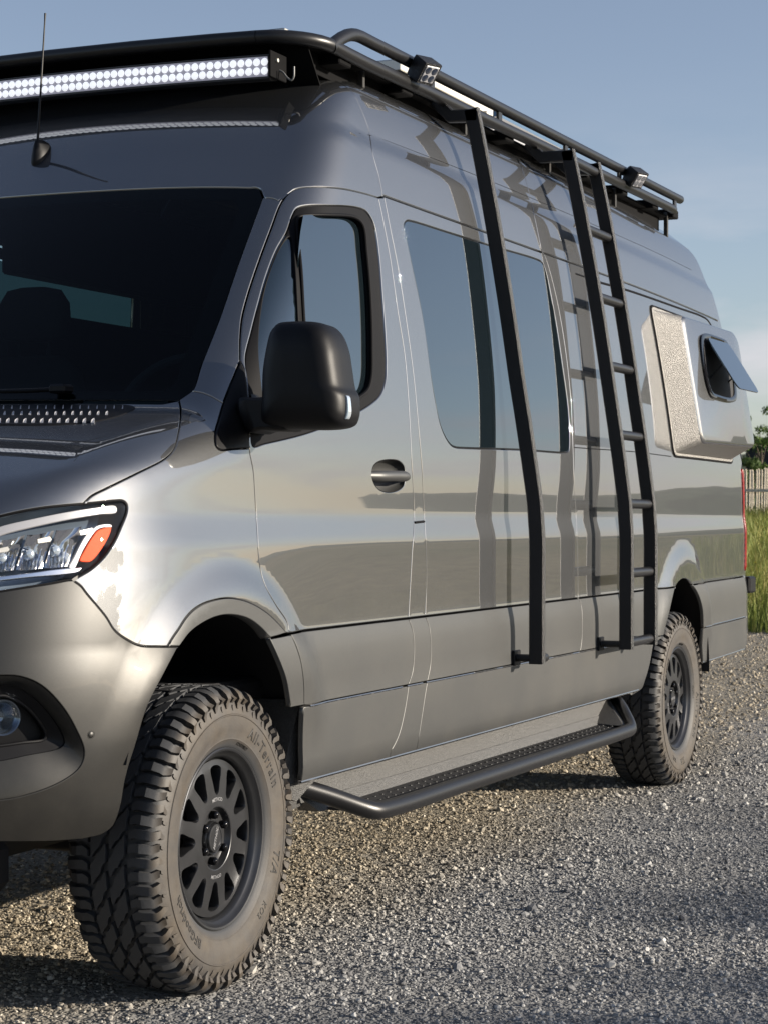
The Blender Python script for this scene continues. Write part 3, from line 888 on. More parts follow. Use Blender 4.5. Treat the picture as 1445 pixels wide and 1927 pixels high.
# grille between the lamps
gy = np.linspace(-.60, 0, 24)
gt = np.stack([lift_x(gy, np.full(24, 1.150)), gy, np.full(24, 1.150)], 1); gb = np.stack([lift_x(gy, np.full(24, 1.040)), gy, np.full(24, 1.040)], 1)
gl_e = np.stack([lift_x(np.full(6, -.61), np.linspace(1.04, 1.15, 6)), np.full(6, -.61), np.linspace(1.04, 1.15, 6)], 1)
grille = panel('grille', mirror_close(joinc(gb[::-1], gl_e, gt)), BLACK, van, 'sph', c=(.15, 0, .95), h=.05, off=-.03, roll=False)
for zg in (1.055, 1.085, 1.115, 1.142):
    yg = np.linspace(-.60, .60, 40); gp_ = np.stack([lift_x(-np.abs(yg), np.full(40, zg)), yg, np.full(40, zg)], 1)
    MB().tube(inset_pts(gp_, .012), .007, 8).build('grille_bar', SATIN, grille)
# lower cladding and rocker panels
D0 = float(DOOR_FRONT[-1][0]); D1 = float(DOOR_REAR[-1][0]); B1 = float(B_REAR[-1][0]); M1 = float(MID_SEAM[-1][0])
DC_F = tr([(549, 1195), (556, 1210), (566, 1240), (571, 1270), (573, 1300), (573, 1327)])
DC_R = tr([(768.6, 1165), (776, 1185), (779, 1208), (779, 1235), (776, 1264), (769, 1286)])
BC_R = tr([(800, 1161), (807, 1178), (810, 1200), (811, 1225), (809, 1255), (804, 1279)])
LD_R = tr([(769, 1288), (766, 1310), (760, 1345), (752, 1378), (743, 1400), (737, 1411)])
LB_R = tr([(804, 1281), (800, 1305), (794, 1345), (788, 1385), (785, 1404)])
MC = tr([(1087, 1125), (1093, 1140), (1095, 1170), (1094, 1205), (1091, 1226)])
def cl(name, o, h=.035): return panel(name, o, SATIN, van, 'xz', h=h)
CL = []
CL.append(cl('arch_trim', joinc(ARCH_F2, run(float(ARCH_F2[-1][0]), float(DC_F[-1][0]), float(DC_F[-1][2])), DC_F[::-1], tr([(549, 1194), (525, 1199), (509, 1202)]))))
CL.append(cl('door_cladding', joinc(DC_F, run(float(DC_F[-1][0]), float(DC_R[-1][0]), Z_MID), DC_R[::-1], run(float(DC_R[0][0]), float(DC_F[0][0]), Z_CLAD - .003))))
CL.append(cl('pillar_cladding', joinc(DC_R, run(float(DC_R[-1][0]), float(BC_R[-1][0]), Z_MID), BC_R[::-1], run(float(BC_R[0][0]), float(DC_R[0][0]), Z_CLAD - .003))))
CL.append(cl('side_cladding', joinc(BC_R, run(float(BC_R[-1][0]), float(MC[-1][0]), Z_MID), MC[::-1], run(float(MC[0][0]), float(BC_R[0][0]), Z_CLAD - .003))))
a_m = 180 - math.degrees(math.asin((Z_MID - AZ) / AR))
CL.append(cl('side_cladding', joinc(MC, run(float(MC[-1][0]), AX + AR * math.cos(R(a_m)), Z_MID), arc(AX, AZ, AR, a_m, a_l + .6, 14), run(xl, float(MC[0][0]), Z_CLAD - .003))))
CL.append(cl('door_lower', joinc(run(float(DC_F[-1][0]), .40, Z_MID - .003, Z_SILL), run(.40, float(LD_R[-1][0]), Z_SILL), LD_R[::-1], run(float(LD_R[0][0]), float(DC_F[-1][0]), Z_MID - .003))))
CL.append(cl('pillar_lower', joinc(LD_R, run(float(LD_R[-1][0]), float(LB_R[-1][0]), Z_SILL), LB_R[::-1], run(float(LB_R[0][0]), float(LD_R[0][0]), Z_MID - .003))))
CL.append(cl('rocker_panel', joinc(LB_R, run(float(LB_R[-1][0]), 3.62, Z_SILL), tr([(1188, 1307), (1206, 1297), (1213, 1280), (1221, 1253), (1228, 1215)]), run(AX + AR * math.cos(R(a_m)) - .004, float(LB_R[0][0]), Z_MID - .003))))
rb = [panel('rear_cladding', joinc(arc(AX, AZ, AR, a_r - .6, 25, 14), run(AX + AR * math.cos(R(25)), float(tail_x(.7)), .682), tail(.682, Z_CLAD - .003), run(float(tail_x(.8)), xr, Z_CLAD - .003)), SATIN, van, 'xz', h=.035),
      panel('rear_corner', joinc(run(4.70, float(tail_x(.6)), .52, .52), tail(.52, .678), run(float(tail_x(.7)), AX + AR * math.cos(R(25)), .678), side([4.655], [.60])), SATIN, van, 'xz', h=.035)]
# bright pinch line under the sill
SILL_O = run(.40, 3.60, Z_SILL - .002)
MB().tube(inset_pts(SILL_O, .004), .006, 8).build('sill_edge', PAINT, van)
MB().tube(inset_pts(run(4.70, 5.72, .518), .004), .005, 8).build('sill_edge', PAINT, van)
for xa, xb in ((.40, 1.06), (1.10, 1.22), (1.25, 3.80), (4.68, 5.70)):
    MB().tube(inset_pts(run(xa, xb, Z_MID - .0035), .0015), .0032, 6).build('trim_ledge', PAINT, van)
# dark tubes on the body side, drawn for the shade of pressed lines
for px, rad in (([(1079, 842), (1120, 845), (1190, 850), (1262, 859)], .0022), ([(1126, 531), (1179, 546), (1277, 580), (1318, 594.5), (1330, 602), (1337, 612)], .006), ([(1082, 515), (1126, 530)], .004)):
    c_ = tr(px, 4)
    c_ = c_[~np.isnan(c_[:, 0])]
    MB().tube(inset_pts(c_, rad * .35), rad, 6).build('press_shade_line', RUBBER_SEAL, side2)
c_ = tr([(676, 250.8), (696, 254.5), (800, 292.7), (930, 344), (1077, 406), (1160, 442), (1239.5, 478), (1300, 508)], 6); c_ = c_[~np.isnan(c_[:, 0])]
MB().tube(inset_pts(c_, .0004), .0012, 6).build('press_shade_line', RUBBER_SEAL, roof1)  # dark tube drawn for the shade along the roof crease
q4 = hit([(780, 983.5), (797, 981.5)])
MB().tube(q4, .004, 8).build('seam_gap_shade', RUBBER_SEAL, bpillar)  # dark tube drawn for the shade in the seam gap
# roof, tail and the inner skins
xs = np.linspace(TOPX, float(tail_x(Z_TOP)), 60); ed = side(xs, np.full(60, Z_TOP))
roof = panel('roof_skin', mirror_close(joinc([[TOPX, 0, float(lift_z(TOPX, 0.))]], ed, [[float(tail_x(Z_TOP)), 0, 2.6]])), PAINT, van, 'xy', h=.08, gap=-.002)
def lift_rear(y, z):
    y = np.asarray(y, float); z = np.asarray(z, float); lo = np.full(y.shape, 5.0); hi = np.full(y.shape, 6.3)
    for _ in range(32):
        m = .5 * (lo + hi); ins = Fb(np.stack([m, y, z], -1)) < 0; lo = np.where(ins, m, lo); hi = np.where(ins, hi, m)
    return np.stack([lo, y, z], 1)
tl = tail(.52, Z_TOP); ytop = np.linspace(float(tl[-1][1]), 0, 20); ybot = np.linspace(0, float(tl[0][1]), 20)
rear = panel('rear_skin', mirror_close(joinc(lift_rear(ybot, np.full(20, .525)), tl, lift_rear(ytop, np.full(20, Z_TOP)))), PAINT, van, 'rear', c=(4.9, 0, 1.5), h=.05, gap=-.003)
tz = np.linspace(.915, 1.44, 20); t1 = side(np.full(20, 5.762), tz); 
t2 = lift_rear(np.full(20, -.78), tz[::-1])
tlamp = panel('tail_light', joinc(t1, t2), REDLENS, van, 'rear', c=(4.9, 0, 1.2), h=.03, off=.006)
MB().bbox((5.80, -.935, .80), (5.93, -.885, .885), .010).build('rear_hinge', BLACK, van)
lin = joinc(run(.50, 3.60, .50), run(3.62, 3.70, .56, 1.0), arc(AX, AZ, .55, 118, 62, 16), run(4.86, 5.70, 1.0, .55)[:1], run(4.84, 5.70, .56), tail(.56, 2.5), run(5.4, 1.4, 2.5), run(1.35, .62, 2.45, 1.95), run(.5, .5, 1.5, .52))
panel('inner_wall', lin, DARKIN, van, 'xz', holes=[], h=.10, off=-.055, roll=False)

for o_ in [fender, arch_lip, sail, door, bpillar, side1, side2, roof1, roof2, pillar, head] + CL + rb:
    m = mirrored(o_); m.parent = van
    for ch in o_.children:
        g_ = ch.copy(); COL.objects.link(g_); g_.parent = m
        if ch.name.startswith('side_window'):
            g_.data = ch.data.copy(); g_.data.materials.clear(); g_.data.materials.append(TINTED)
        if ch.name.startswith('window_seal'):
            bpy.data.objects.remove(g_)

# wheel wells and underbody
for ax, nm in ((-.03, 'wheel_well'), (4.28, 'wheel_well')):
    for s in (-1, 1):
        mb = MB(); a = np.radians(np.linspace(0, 162, 40)); rr = .50
        ring = [np.stack([ax + rr * np.cos(a), np.full(40, s * y), .47 + rr * np.sin(a)], 1) for y in (.985, .58)]
        idx = np.arange(80).reshape(2, 40)
        mb.add(np.vstack(ring), [(idx[0, j], idx[0, j + 1], idx[1, j + 1], idx[1, j]) for j in range(39)])
        mb.add(ring[1], [tuple(range(40))])
        mb.build(nm, DARKIN, van, 40, fix=False)
MB().bbox((-.75, -.60, .36), (4.3, .60, .66), .05).bbox((4.28, -.62, .52), (5.5, .62, .66), .03).bbox((.55, -.90, .44), (3.62, .90, .64), .03).bbox((-.82, -.62, .26), (-.38, .62, .46), .06).build('underbody', DARKIN, van)
for ax in (0, 4.325):
    MB().tube([(ax, -.76, .375), (ax, .76, .375)], .055, 14).build('axle', DARKIN, van)
# mud flap behind the rear wheel and coated corner pieces
MB().bbox((4.985, -.895, .27), (5.005, -.62, .62), .006).build('mud_flap', BLACK, van)
MB().hull([(.395, -.995, .70), (.455, -1.0, .70), (.505, -.985, .47), (.43, -.965, .42), (.395, -.80, .70), (.43, -.80, .42), (.505, -.80, .47), (.36, -.94, .45)]).build('arch_guard', LINER, van)
# interior
dash = MB().hull([(.02, -.78, 1.30), (.55, -.80, 1.30), (.02, .78, 1.30), (.55, .80, 1.30), (.10, -.76, 1.44), (.50, -.78, 1.47), (.10, .76, 1.44), (.50, .78, 1.47)]).build('dashboard', DARKIN, van)
MB().hull([(.46, -.56, 1.46), (.46, -.22, 1.46), (.60, -.56, 1.44), (.60, -.22, 1.44), (.50, -.52, 1.55), (.50, -.26, 1.55), (.57, -.52, 1.56), (.57, -.26, 1.56)]).build('instrument_hood', DARKIN, dash)
sw = MB()
a = np.linspace(0, 2 * np.pi, 41); tl_ = R(58)
ringp = np.stack([.78 - .19 * np.sin(a) * -math.cos(tl_), -.39 + .19 * np.cos(a), 1.52 + .19 * np.sin(a) * math.sin(tl_)], 1)
sw.tube(ringp, .015, 8, caps=False); sw.tube([(.55, -.39, 1.40), (.76, -.39, 1.52)], .03, 10)
sw.build('steering_wheel', SEATF, van)
for y, sx_ in ((-.40, 0), (.46, -.22)):
    sb = empty('front_seat', (sx_, 0, 0), van)
    MB().hull([(.98, y - .24, .95), (.98, y + .24, .95), (1.5, y - .24, .93), (1.5, y + .24, .93), (.96, y - .2, 1.10), (.96, y + .2, 1.10), (1.45, y - .22, 1.09), (1.45, y + .22, 1.09)]).build('seat_cushion', SEATF, sb, 60)
    prof = []
    for z, w, x0, d in ((1.05, .22, 1.36, .12), (1.3, .25, 1.42, .13), (1.55, .24, 1.48, .12), (1.68, .20, 1.51, .10), (1.74, .12, 1.53, .06)):
        t = np.arange(24) / 24 * 2 * np.pi
        prof.append(np.stack([x0 + d / 2 * np.sign(np.cos(t)) * np.abs(np.cos(t)) ** .6, y + w * np.sign(np.sin(t)) * np.abs(np.sin(t)) ** .6, np.full(24, z)], 1))
    MB().loft(prof, True, True).build('seat_back', SEATF, sb, 60)
    prof = []
    for z, w, d in ((1.79, .07, .06), (1.80, .115, .09), (1.85, .135, .105), (1.92, .13, .10), (1.965, .10, .075), (1.975, .05, .04)):
        t = np.arange(24) / 24 * 2 * np.pi
        prof.append(np.stack([1.54 + d / 2 * np.sign(np.cos(t)) * np.abs(np.cos(t)) ** .6, y + w * np.sign(np.sin(t)) * np.abs(np.sin(t)) ** .6, np.full(24, z)], 1))
    MB().loft(prof, True, True).tube([(1.53, y - .06, 1.70), (1.54, y - .06, 1.82)], .007, 8).tube([(1.53, y + .06, 1.70), (1.54, y + .06, 1.82)], .007, 8).build('headrest', SEATF, sb, 60)
MB().bbox((1.62, .76, .66), (5.6, .84, 1.95), .01).build('cabinet', DARKIN, van)
MB().bbox((1.62, .70, 2.07), (5.3, .80, 2.40), .01).build('overhead_locker', DARKIN, van)
MB().bbox((3.0, -.80, .66), (3.05, .80, 2.45), .005).build('rear_bulkhead', DARKIN, van)
MB().bbox((-.1, -.88, .70), (5.6, .88, .76), .01).build('floor_pan', DARKIN, van)
# ================================================================== wheels
m, nt, b = mat_base('dusty_rubber')
tc = N_(nt, 'ShaderNodeTexCoord'); sp = N_(nt, 'ShaderNodeSeparateXYZ'); nt.links.new(tc.outputs['Object'], sp.inputs[0])
ab = N_(nt, 'ShaderNodeMath', operation='ABSOLUTE'); nt.links.new(sp.outputs['Y'], ab.inputs[0])
mr = N_(nt, 'ShaderNodeMapRange'); mr.interpolation_type = 'SMOOTHSTEP'
mr.inputs[1].default_value = .103; mr.inputs[2].default_value = .122; nt.links.new(ab.outputs[0], mr.inputs[0])
n1 = noise(nt, 9, 6, .6); r1 = ramp(nt, n1.outputs['Fac'], [(.22, (.25, .25, .25)), (.66, (.95, .95, .95))])
mu = N_(nt, 'ShaderNodeMath', operation='MULTIPLY'); nt.links.new(mr.outputs[0], mu.inputs[0]); nt.links.new(r1.outputs['Color'], mu.inputs[1])
n2 = noise(nt, 26, 5, .6); r2 = ramp(nt, n2.outputs['Fac'], [(.35, (.043, .032, .021)), (.7, (.070, .056, .040))])
mx = N_(nt, 'ShaderNodeMix', data_type='RGBA'); nt.links.new(mu.outputs[0], mx.inputs['Factor']); mx.inputs['A'].default_value = (.040, .042, .046, 1)
nt.links.new(r2.outputs['Color'], mx.inputs['B']); nt.links.new(mx.outputs['Result'], b.inputs['Base Color'])
setp(b, rough=.62)
n3 = noise(nt, 180, 3); bump(nt, n3.outputs['Fac'], .15, .002, b)
RUBBER = m
LETTER = simple('dusty_letters', (.013, .012, .011), .6, var=.3, vscale=60)
SILVERT = simple('silver_letters', (.42, .42, .43), .3, .6)

TY = np.array([(0, .3735), (.05, .3730), (.088, .3705), (.098, .3650), (.1055, .3595), (.1115, .351), (.1165, .339), (.1215, .325), (.1232, .305), (.1235, .29)])
_ts = np.concatenate([[0], np.cumsum(np.linalg.norm(np.diff(TY, axis=0), axis=1))])
def tyre_pt(s, w, h):
    """s along the circumference, w across (signed arc length), h height above the carcass"""
    sg = -1.0 if w < 0 else 1.0
    aw = abs(w)
    y = np.interp(aw, _ts, TY[:, 0]); r = np.interp(aw, _ts, TY[:, 1])
    e = .004
    ty_ = np.interp(aw + e, _ts, TY[:, 0]) - np.interp(max(aw - e, 0), _ts, TY[:, 0]); tr_ = np.interp(aw + e, _ts, TY[:, 1]) - np.interp(max(aw - e, 0), _ts, TY[:, 1])
    L_ = math.hypot(ty_, tr_); ny, nr = -tr_ / L_, ty_ / L_
    y = y + ny * h; r = r + nr * h
    a = s / .3875
    return (r * math.cos(a), sg * y, r * math.sin(a))
def strip_block(mb, pairs, hs):
    n = len(pairs); v = []
    for (a, bb), h in zip(pairs, hs):
        for q in (a, bb):
            sh = .0009 if h > .004 else 0
            v.append(tyre_pt(q[0], q[1], -.002)); v.append(tyre_pt(q[0], q[1], h))
    f = []
    for i in range(n - 1):
        A, B = 4 * i, 4 * (i + 1)
        f.append((A + 1, A + 3, B + 3, B + 1)); f.append((A, A + 1, B + 1, B)); f.append((A + 3, A + 2, B + 2, B + 3))
    f.append((0, 2, 3, 1)); f.append((4 * n - 4, 4 * n - 3, 4 * n - 1, 4 * n - 2))
    mb.add(v, f)
def thick(path, wd):
    p = np.asarray(path, float); T = np.gradient(p, axis=0); T /= np.linalg.norm(T, axis=1, keepdims=True)
    nn = np.stack([-T[:, 1], T[:, 0]], 1) * (np.asarray(wd) / 2)[:, None]
    return [(tuple(p[i] + nn[i]), tuple(p[i] - nn[i])) for i in range(len(p))]

def text_mesh(body, size, extrude=.001, shear=0.0, bold=0.0, spacing=1.0):
    cu = bpy.data.curves.new('t', 'FONT'); cu.body = body; cu.size = size; cu.extrude = extrude; cu.align_x = 'CENTER'; cu.align_y = 'CENTER'
    cu.shear = shear; cu.offset = bold; cu.resolution_u = 3; cu.space_character = spacing
    ob = bpy.data.objects.new('t', cu)
    me = bpy.data.meshes.new_from_object(ob)
    V = np.array([q.co[:] for q in me.vertices]); Fc = [tuple(p.vertices) for p in me.polygons]
    bpy.data.objects.remove(ob); bpy.data.curves.remove(cu); bpy.data.meshes.remove(me)
    return V, Fc
def arc_text(body, size, r0, ang, y0, flip=False, **kw):
    """letters on the outer wheel face, read clockwise; ang = clock angle (deg, 0 = twelve o'clock, clockwise seen from outside)"""
    V, Fc = text_mesh(body, size, **kw)
    rr = r0 + V[:, 1] if not flip else r0 - V[:, 1]
    th = np.radians(ang) + (V[:, 0] if not flip else -V[:, 0]) / r0
    # seen from -y with x to the right: clockwise from the top -> x = r sin, z = r cos
    return np.stack([rr * np.sin(th), y0(rr) - V[:, 2], rr * np.cos(th)], 1), Fc

def make_wheel():
    w = empty('wheel', (0, 0, 0))
    # ---- tyre
    t = MB()
    half = [(.2235, .086), (.229, .100), (.238, .1085), (.250, .1150), (.252, .1165), (.2535, .1165), (.2555, .1165), (.275, .1215), (.292, .1235), (.3110, .1232), (.3125, .1248), (.3150, .1248), (.3165, .1224), (.325, .1215), (.339, .1165), (.351, .1115), (.3595, .1055), (.3650, .098), (.3705, .088), (.3730, .05)]
    prof = [(r_, -y_) for r_, y_ in half] + [(.3735, 0)] + [(r_, y_) for r_, y_ in half[::-1]]
    t.lathe(prof, (0, 0, 0), 144)
    NP = 36; L = 2 * math.pi * .3875 / NP
    ROW = [(-.022, .0045, .0110), (-.010, .0030, .0170), (-.001, .0030, .0235), (.001, .0030, .0300), (.012, .0030, .0345), (.021, .0030, .0400), (.024, .0085, .0455), (.034, .0150, .0480), (.046, .0180, .0475), (.054, .0235, .0470), (.064, .0335, .0470), (.078, .0415, .0465)]
    ROW = [(a_, b0 + .0012, b1 - .0012) for a_, b0, b1 in ROW]
    for k in range(NP):
        s0 = k * L
        jit = .0025 * math.sin(k * 2.4)
        strip_block(t, [((a + s0, b0), (a + s0, b1)) for a, b0, b1 in ROW], [.0145] * len(ROW))
        strip_block(t, [((-a + s0 + L * .5 + jit, -b0), (-a + s0 + L * .5 + jit, -b1)) for a, b0, b1 in ROW], [.0145] * len(ROW))
        for sg in (1, -1):
            for j in range(2):
                sc = s0 + (j + .5) * L / 2 + (L * .22 if sg > 0 else 0)
                long = (j == 0)
                ws = [.0545, .060, .070, .084, .098, .106, .113, .121] + ([.130, .142] if long else [.127])
                zig = [.004, .002, -.002, .0, .002, .0045, .0010, -.0035] + ([.0015, .0055] if long else [-.001])
                hw = [.0078, .0100, .0110, .0113, .0112, .0110, .0104, .0094] + ([.0082, .0042] if long else [.0062])
                hh = [.0142, .0145, .0150, .0165, .0185, .0195, .0185, .0150] + ([.0065, .0030] if long else [.0045])
                if not long: hh[4] = .0140; hh[5] = .0120; hh[6] = .0105
                strip_block(t, [((sc + z - q, sg * a), (sc + z + q, sg * a)) for a, z, q in zip(ws, zig, hw)], hh)
                # notch (sipe pair) on the block
        for sg in (-1, 1):     # small biter between the long lugs
            sc = s0 + .75 * L + (L * .22 if sg > 0 else 0)
            strip_block(t, [((sc - .007, sg * .133), (sc + .001, sg * .133)), ((sc - .004, sg * .140), (sc + .005, sg * .140)), ((sc - .001, sg * .148), (sc + .004, sg * .148))], [.0032, .003, .0012])
    ty = t.build('tyre', RUBBER, w, 28)
    sw_y = lambda r_: np.interp(r_, [.2235, .238, .250, .275, .292, .316], [-.100, -.1085, -.1155, -.1215, -.1235, -.1224])
    for body, size, r0, ang, kw in (('All-Terrain', .040, .281, 44, dict(bold=.0004, spacing=1.22)), ('T/A', .041, .281, 108, dict(shear=.25, spacing=1.1, bold=.0004)), ('KO2', .026, .281, 137, dict(spacing=1.1)), ('BFGoodrich', .033, .279, 228, dict(bold=.0005, spacing=1.12)), ('LT245/70R17', .011, .243, 300, {}), ('LT245/70R17', .011, .243, 20, {})):
        v, f = arc_text(body, size, r0, ang, sw_y, extrude=.0013, **kw)
        MB().add(v, f).build('sidewall_letters', LETTER, w, 0, fix=False)
    # ---- rim
    rim = MB().lathe([(.222, -.080), (.2275, -.094), (.2305, -.100), (.2300, -.104), (.2270, -.106), (.2225, -.105), (.2190, -.100), (.2150, -.094), (.2110, -.091), (.2080, -.088), (.2045, -.078), (.2020, -.070), (.2000, -.068), (.1960, -.066), (.1930, .02), (.1930, .09), (.215, .10)], (0, 0, 0), 128)
    rim.build('rim', HUB, w, 40)
    # spoked face: ring with twelve windows
    def ydep(r_): return np.interp(r_, [.03, .080, .084, .10, .18, .1965], [-.0880, -.0880, -.0885, -.0872, -.0815, -.0775])
    circ = lambda r_, n_: np.stack([r_ * np.cos(np.arange(n_) / n_ * 2 * np.pi), r_ * np.sin(np.arange(n_) / n_ * 2 * np.pi)], 1)
    wins = []
    base_w = crom([(.115, -.0095), (.109, .0), (.115, .0095), (.140, .0185), (.165, .0275), (.1765, .0280), (.1835, .014), (.1850, 0), (.1835, -.014), (.1765, -.0280), (.165, -.0275), (.140, -.0185)], .004, True)
    for k in range(12):
        a = math.radians(30 * k)
        c_, s_ = math.cos(a), math.sin(a)
        wins.append(np.stack([base_w[:, 0] * c_ - base_w[:, 1] * s_, base_w[:, 0] * s_ + base_w[:, 1] * c_], 1))
    loops = [circ(.1985, 128), circ(.081, 72)] + wins
    grid = np.vstack([circ(r_, n_) for r_, n_ in ((.09, 60), (.102, 72), (.192, 120))] + [np.array([[r_ * math.cos(R(15 + 30 * k)), r_ * math.sin(R(15 + 30 * k))] for k in range(12) for r_ in (.112, .125, .14, .155, .17, .184)])])
    pts = np.vstack(loops + [grid]); edges = []; o = 0; offs = []
    for l in loops:
        n_ = len(l); edges += [(o + i, o + (i + 1) % n_) for i in range(n_)]; offs.append((o, n_)); o += n_
    ov, oe, of, orig, _, _ = delaunay_2d_cdt([Vector(q) for q in pts], edges, [], 0, 1e-7)
    V2 = np.array([q[:] for q in ov]); tri = np.array([q for q in of if len(q) == 3]); cen = V2[tri].mean(1)
    ok = in_poly(cen, loops[0]) & ~in_poly(cen, loops[1])
    for l in wins: ok &= ~in_poly(cen, l)
    tri = tri[ok]; rr = np.linalg.norm(V2, axis=1)
    V3 = np.stack([V2[:, 0], ydep(rr), V2[:, 1]], 1)
    fm = MB().add(V3, [tuple(q) for q in tri])
    for l in wins:
        r_ = np.linalg.norm(l, axis=1); cc = l.mean(0); lo_ = l + (l - cc) * -.05
        a0 = np.stack([l[:, 0], ydep(r_), l[:, 1]], 1); a1 = np.stack([lo_[:, 0], ydep(r_) + .003, lo_[:, 1]], 1); a2 = a1 + (0, .030, 0)
        fm.loft([a0, a1, a2])
    fm.build('spoked_face', HUB, w, 40)
    MB().lathe([(a_, b_ - .022) for a_, b_ in [(.0815, -.0660), (.0790, -.0650), (.0755, -.0560), (.0720, -.0490), (.0440, -.0480), (.0435, -.0560), (.0415, -.0585), (.0395, -.0570), (.0390, -.0500), (.0370, -.0500), (.0365, -.0600), (.0345, -.0635), (.0300, -.0640), (.0290, -.0625), (0, -.0625)]], (0, 0, 0), 72).build('hub_pocket', HUB, w, 40)
    for k in range(6):
        a = R(90 + 60 * k)
        MB().lathe([(.0105, -.066), (.0105, -.084), (.0085, -.0885), (.0045, -.0905), (0, -.091)], (.0585 * math.cos(a), 0, .0585 * math.sin(a)), 14).build('lug_nut', NUT, w, 50)
    fy = lambda r_: ydep(r_)
    v, f = arc_text('METHOD', .0125, .0985, 0, fy, extrude=.0009, spacing=1.05, bold=.0002)
    MB().add(v, f).build('rim_letters', SILVERT, w, 0, fix=False)
    v, f = arc_text('METHOD', .0125, .0985, 180, fy, True, extrude=.0009, spacing=1.05, bold=.0002)
    MB().add(v, f).build('rim_letters', SILVERT, w, 0, fix=False)
    V, f = text_mesh('METHOD', .0145, extrude=.0006, shear=.35, bold=.0003)
    ca, sa = math.cos(R(72)), math.sin(R(72))
    MB().add(np.stack([V[:, 0] * ca - V[:, 1] * sa, -.0852 - V[:, 2], V[:, 0] * sa + V[:, 1] * ca], 1), f).build('cap_emblem', SILVERT, w, 0, fix=False)
    MB().lathe([(.19, .0), (.165, -.004), (.09, -.006), (.085, -.012), (.03, -.012), (.0, -.012)], (0, 0, 0), 48).build('brake_disc', STEELD, w, 40)
    MB().lathe([(.192, .03), (.0, .03)], (0, 0, 0), 40).build('backing_plate', DARKIN, w, 40)
    return w

wheel = make_wheel()
wheel.parent = van
HUBZ, WY = .381, .862
wheel.location = (0, -WY, HUBZ); wheel.rotation_euler = (0, R(2), 0)
w2 = copy_tree(wheel, van); w2.location = (4.325, -WY + .01, HUBZ); w2.rotation_euler = (0, R(67), 0)
for x in (0, 4.325):
    w3 = copy_tree(wheel, van); w3.location = (x, WY, HUBZ); w3.rotation_euler = (0, R(40), R(180))
# ================================================================== roof rack, lights and other fittings of the van
YR = -.74
rack = empty('roof_rack', (0, 0, 0), van)
lowL = at([(640, 98), (760, 152), (900, 221), (1100, 316), (1275, 398)], y=YR)
z_low = np.polyfit(lowL[:, 0], lowL[:, 2], 1)
zl_ = lambda x: float(np.polyval(z_low, x))
XFR, XRR = .985, 5.18
def frame_loop(z_of, yr, xf, xr, rad):
    pts = []
    for (cx, cy, a0) in ((xf + rad, -yr + rad, 180), (xr - rad, -yr + rad, 270), (xr - rad, yr - rad, 0), (xf + rad, yr - rad, 90)):
        for a in np.radians(np.linspace(a0, a0 + 90, 9)):
            pts.append((cx + rad * math.cos(a), cy + rad * math.sin(a)))
    pts = np.array(pts)
    pts = crom(pts, .25, True)
    pts = np.vstack([pts, pts[:1]])
    out = []
    for x, y in pts:
        fx = x - .05 * (1 - (y / .74) ** 2) * max(0, (1.2 - x) / .25) if x < 1.2 else x
        out.append((fx, y, z_of(x)))
    return np.array(out)
base = frame_loop(lambda x: zl_(x) + .012 * max(0, (1.3 - x) / .3), -YR, XFR, XRR, .17)
MB().tube(base, .0215, 14, caps=False).build('base_frame', TUBEK, rack)
for s in (1, -1):
    up = at([(700, 77), (1000, 238), (1280, 375)], y=YR)
    zu = np.polyfit(up[:, 0], up[:, 2], 1)
    x0, x1 = 1.13, 5.16
    pth = [(x0, s * YR, zl_(x0)), (x0 + .03, s * YR, zl_(x0) + .02), (x0 + .12, s * YR, np.polyval(zu, x0 + .12) - .018), (x0 + .19, s * YR, np.polyval(zu, x0 + .2) - .002)] + [(x, s * YR, float(np.polyval(zu, x))) for x in (1.45, 2.2, 3.0, 4.0, 5.0)] + [(x1, s * YR, float(np.polyval(zu, x1)))]
    MB().tube(crom(pth, .05), .0205, 14).build('upper_rail', TUBEK, rack)
    for x in (1.95, 2.62, 3.40, 4.15, 5.06):
        MB().bbox((x - .018, s * YR - .006, zl_(x)), (x + .018, s * YR + .006, float(np.polyval(zu, x))), .002).build('rail_stay', TUBEK, rack)
    # side plate under the rail and feet on the roof
    MB().bbox((1.10, -s * .662 - .003, zl_(1.1) - .065), (5.05, -s * .662 + .003, zl_(3) - .005), .001).build('side_plate', MATTEK, rack)
    for x in (1.45, 2.36, 3.30, 4.20, 5.05):
        yb_ = .70
        zr = float(lift_z(x, -yb_))
        MB().bbox((x - .008, -s * yb_ - .010, zr - .012), (x + .008, -s * yb_ + .010, zl_(x) - .01), .002).build('rack_foot', STEELD, rack)
for x in (1.25, 1.75, 2.25, 2.75, 3.25, 3.75, 4.25, 4.75, 5.1):
    MB().bbox((x - .045, YR + .004, zl_(x) - .035), (x + .045, -YR - .004, zl_(x) + .006), .004).build('crossbar', MATTEK, rack)
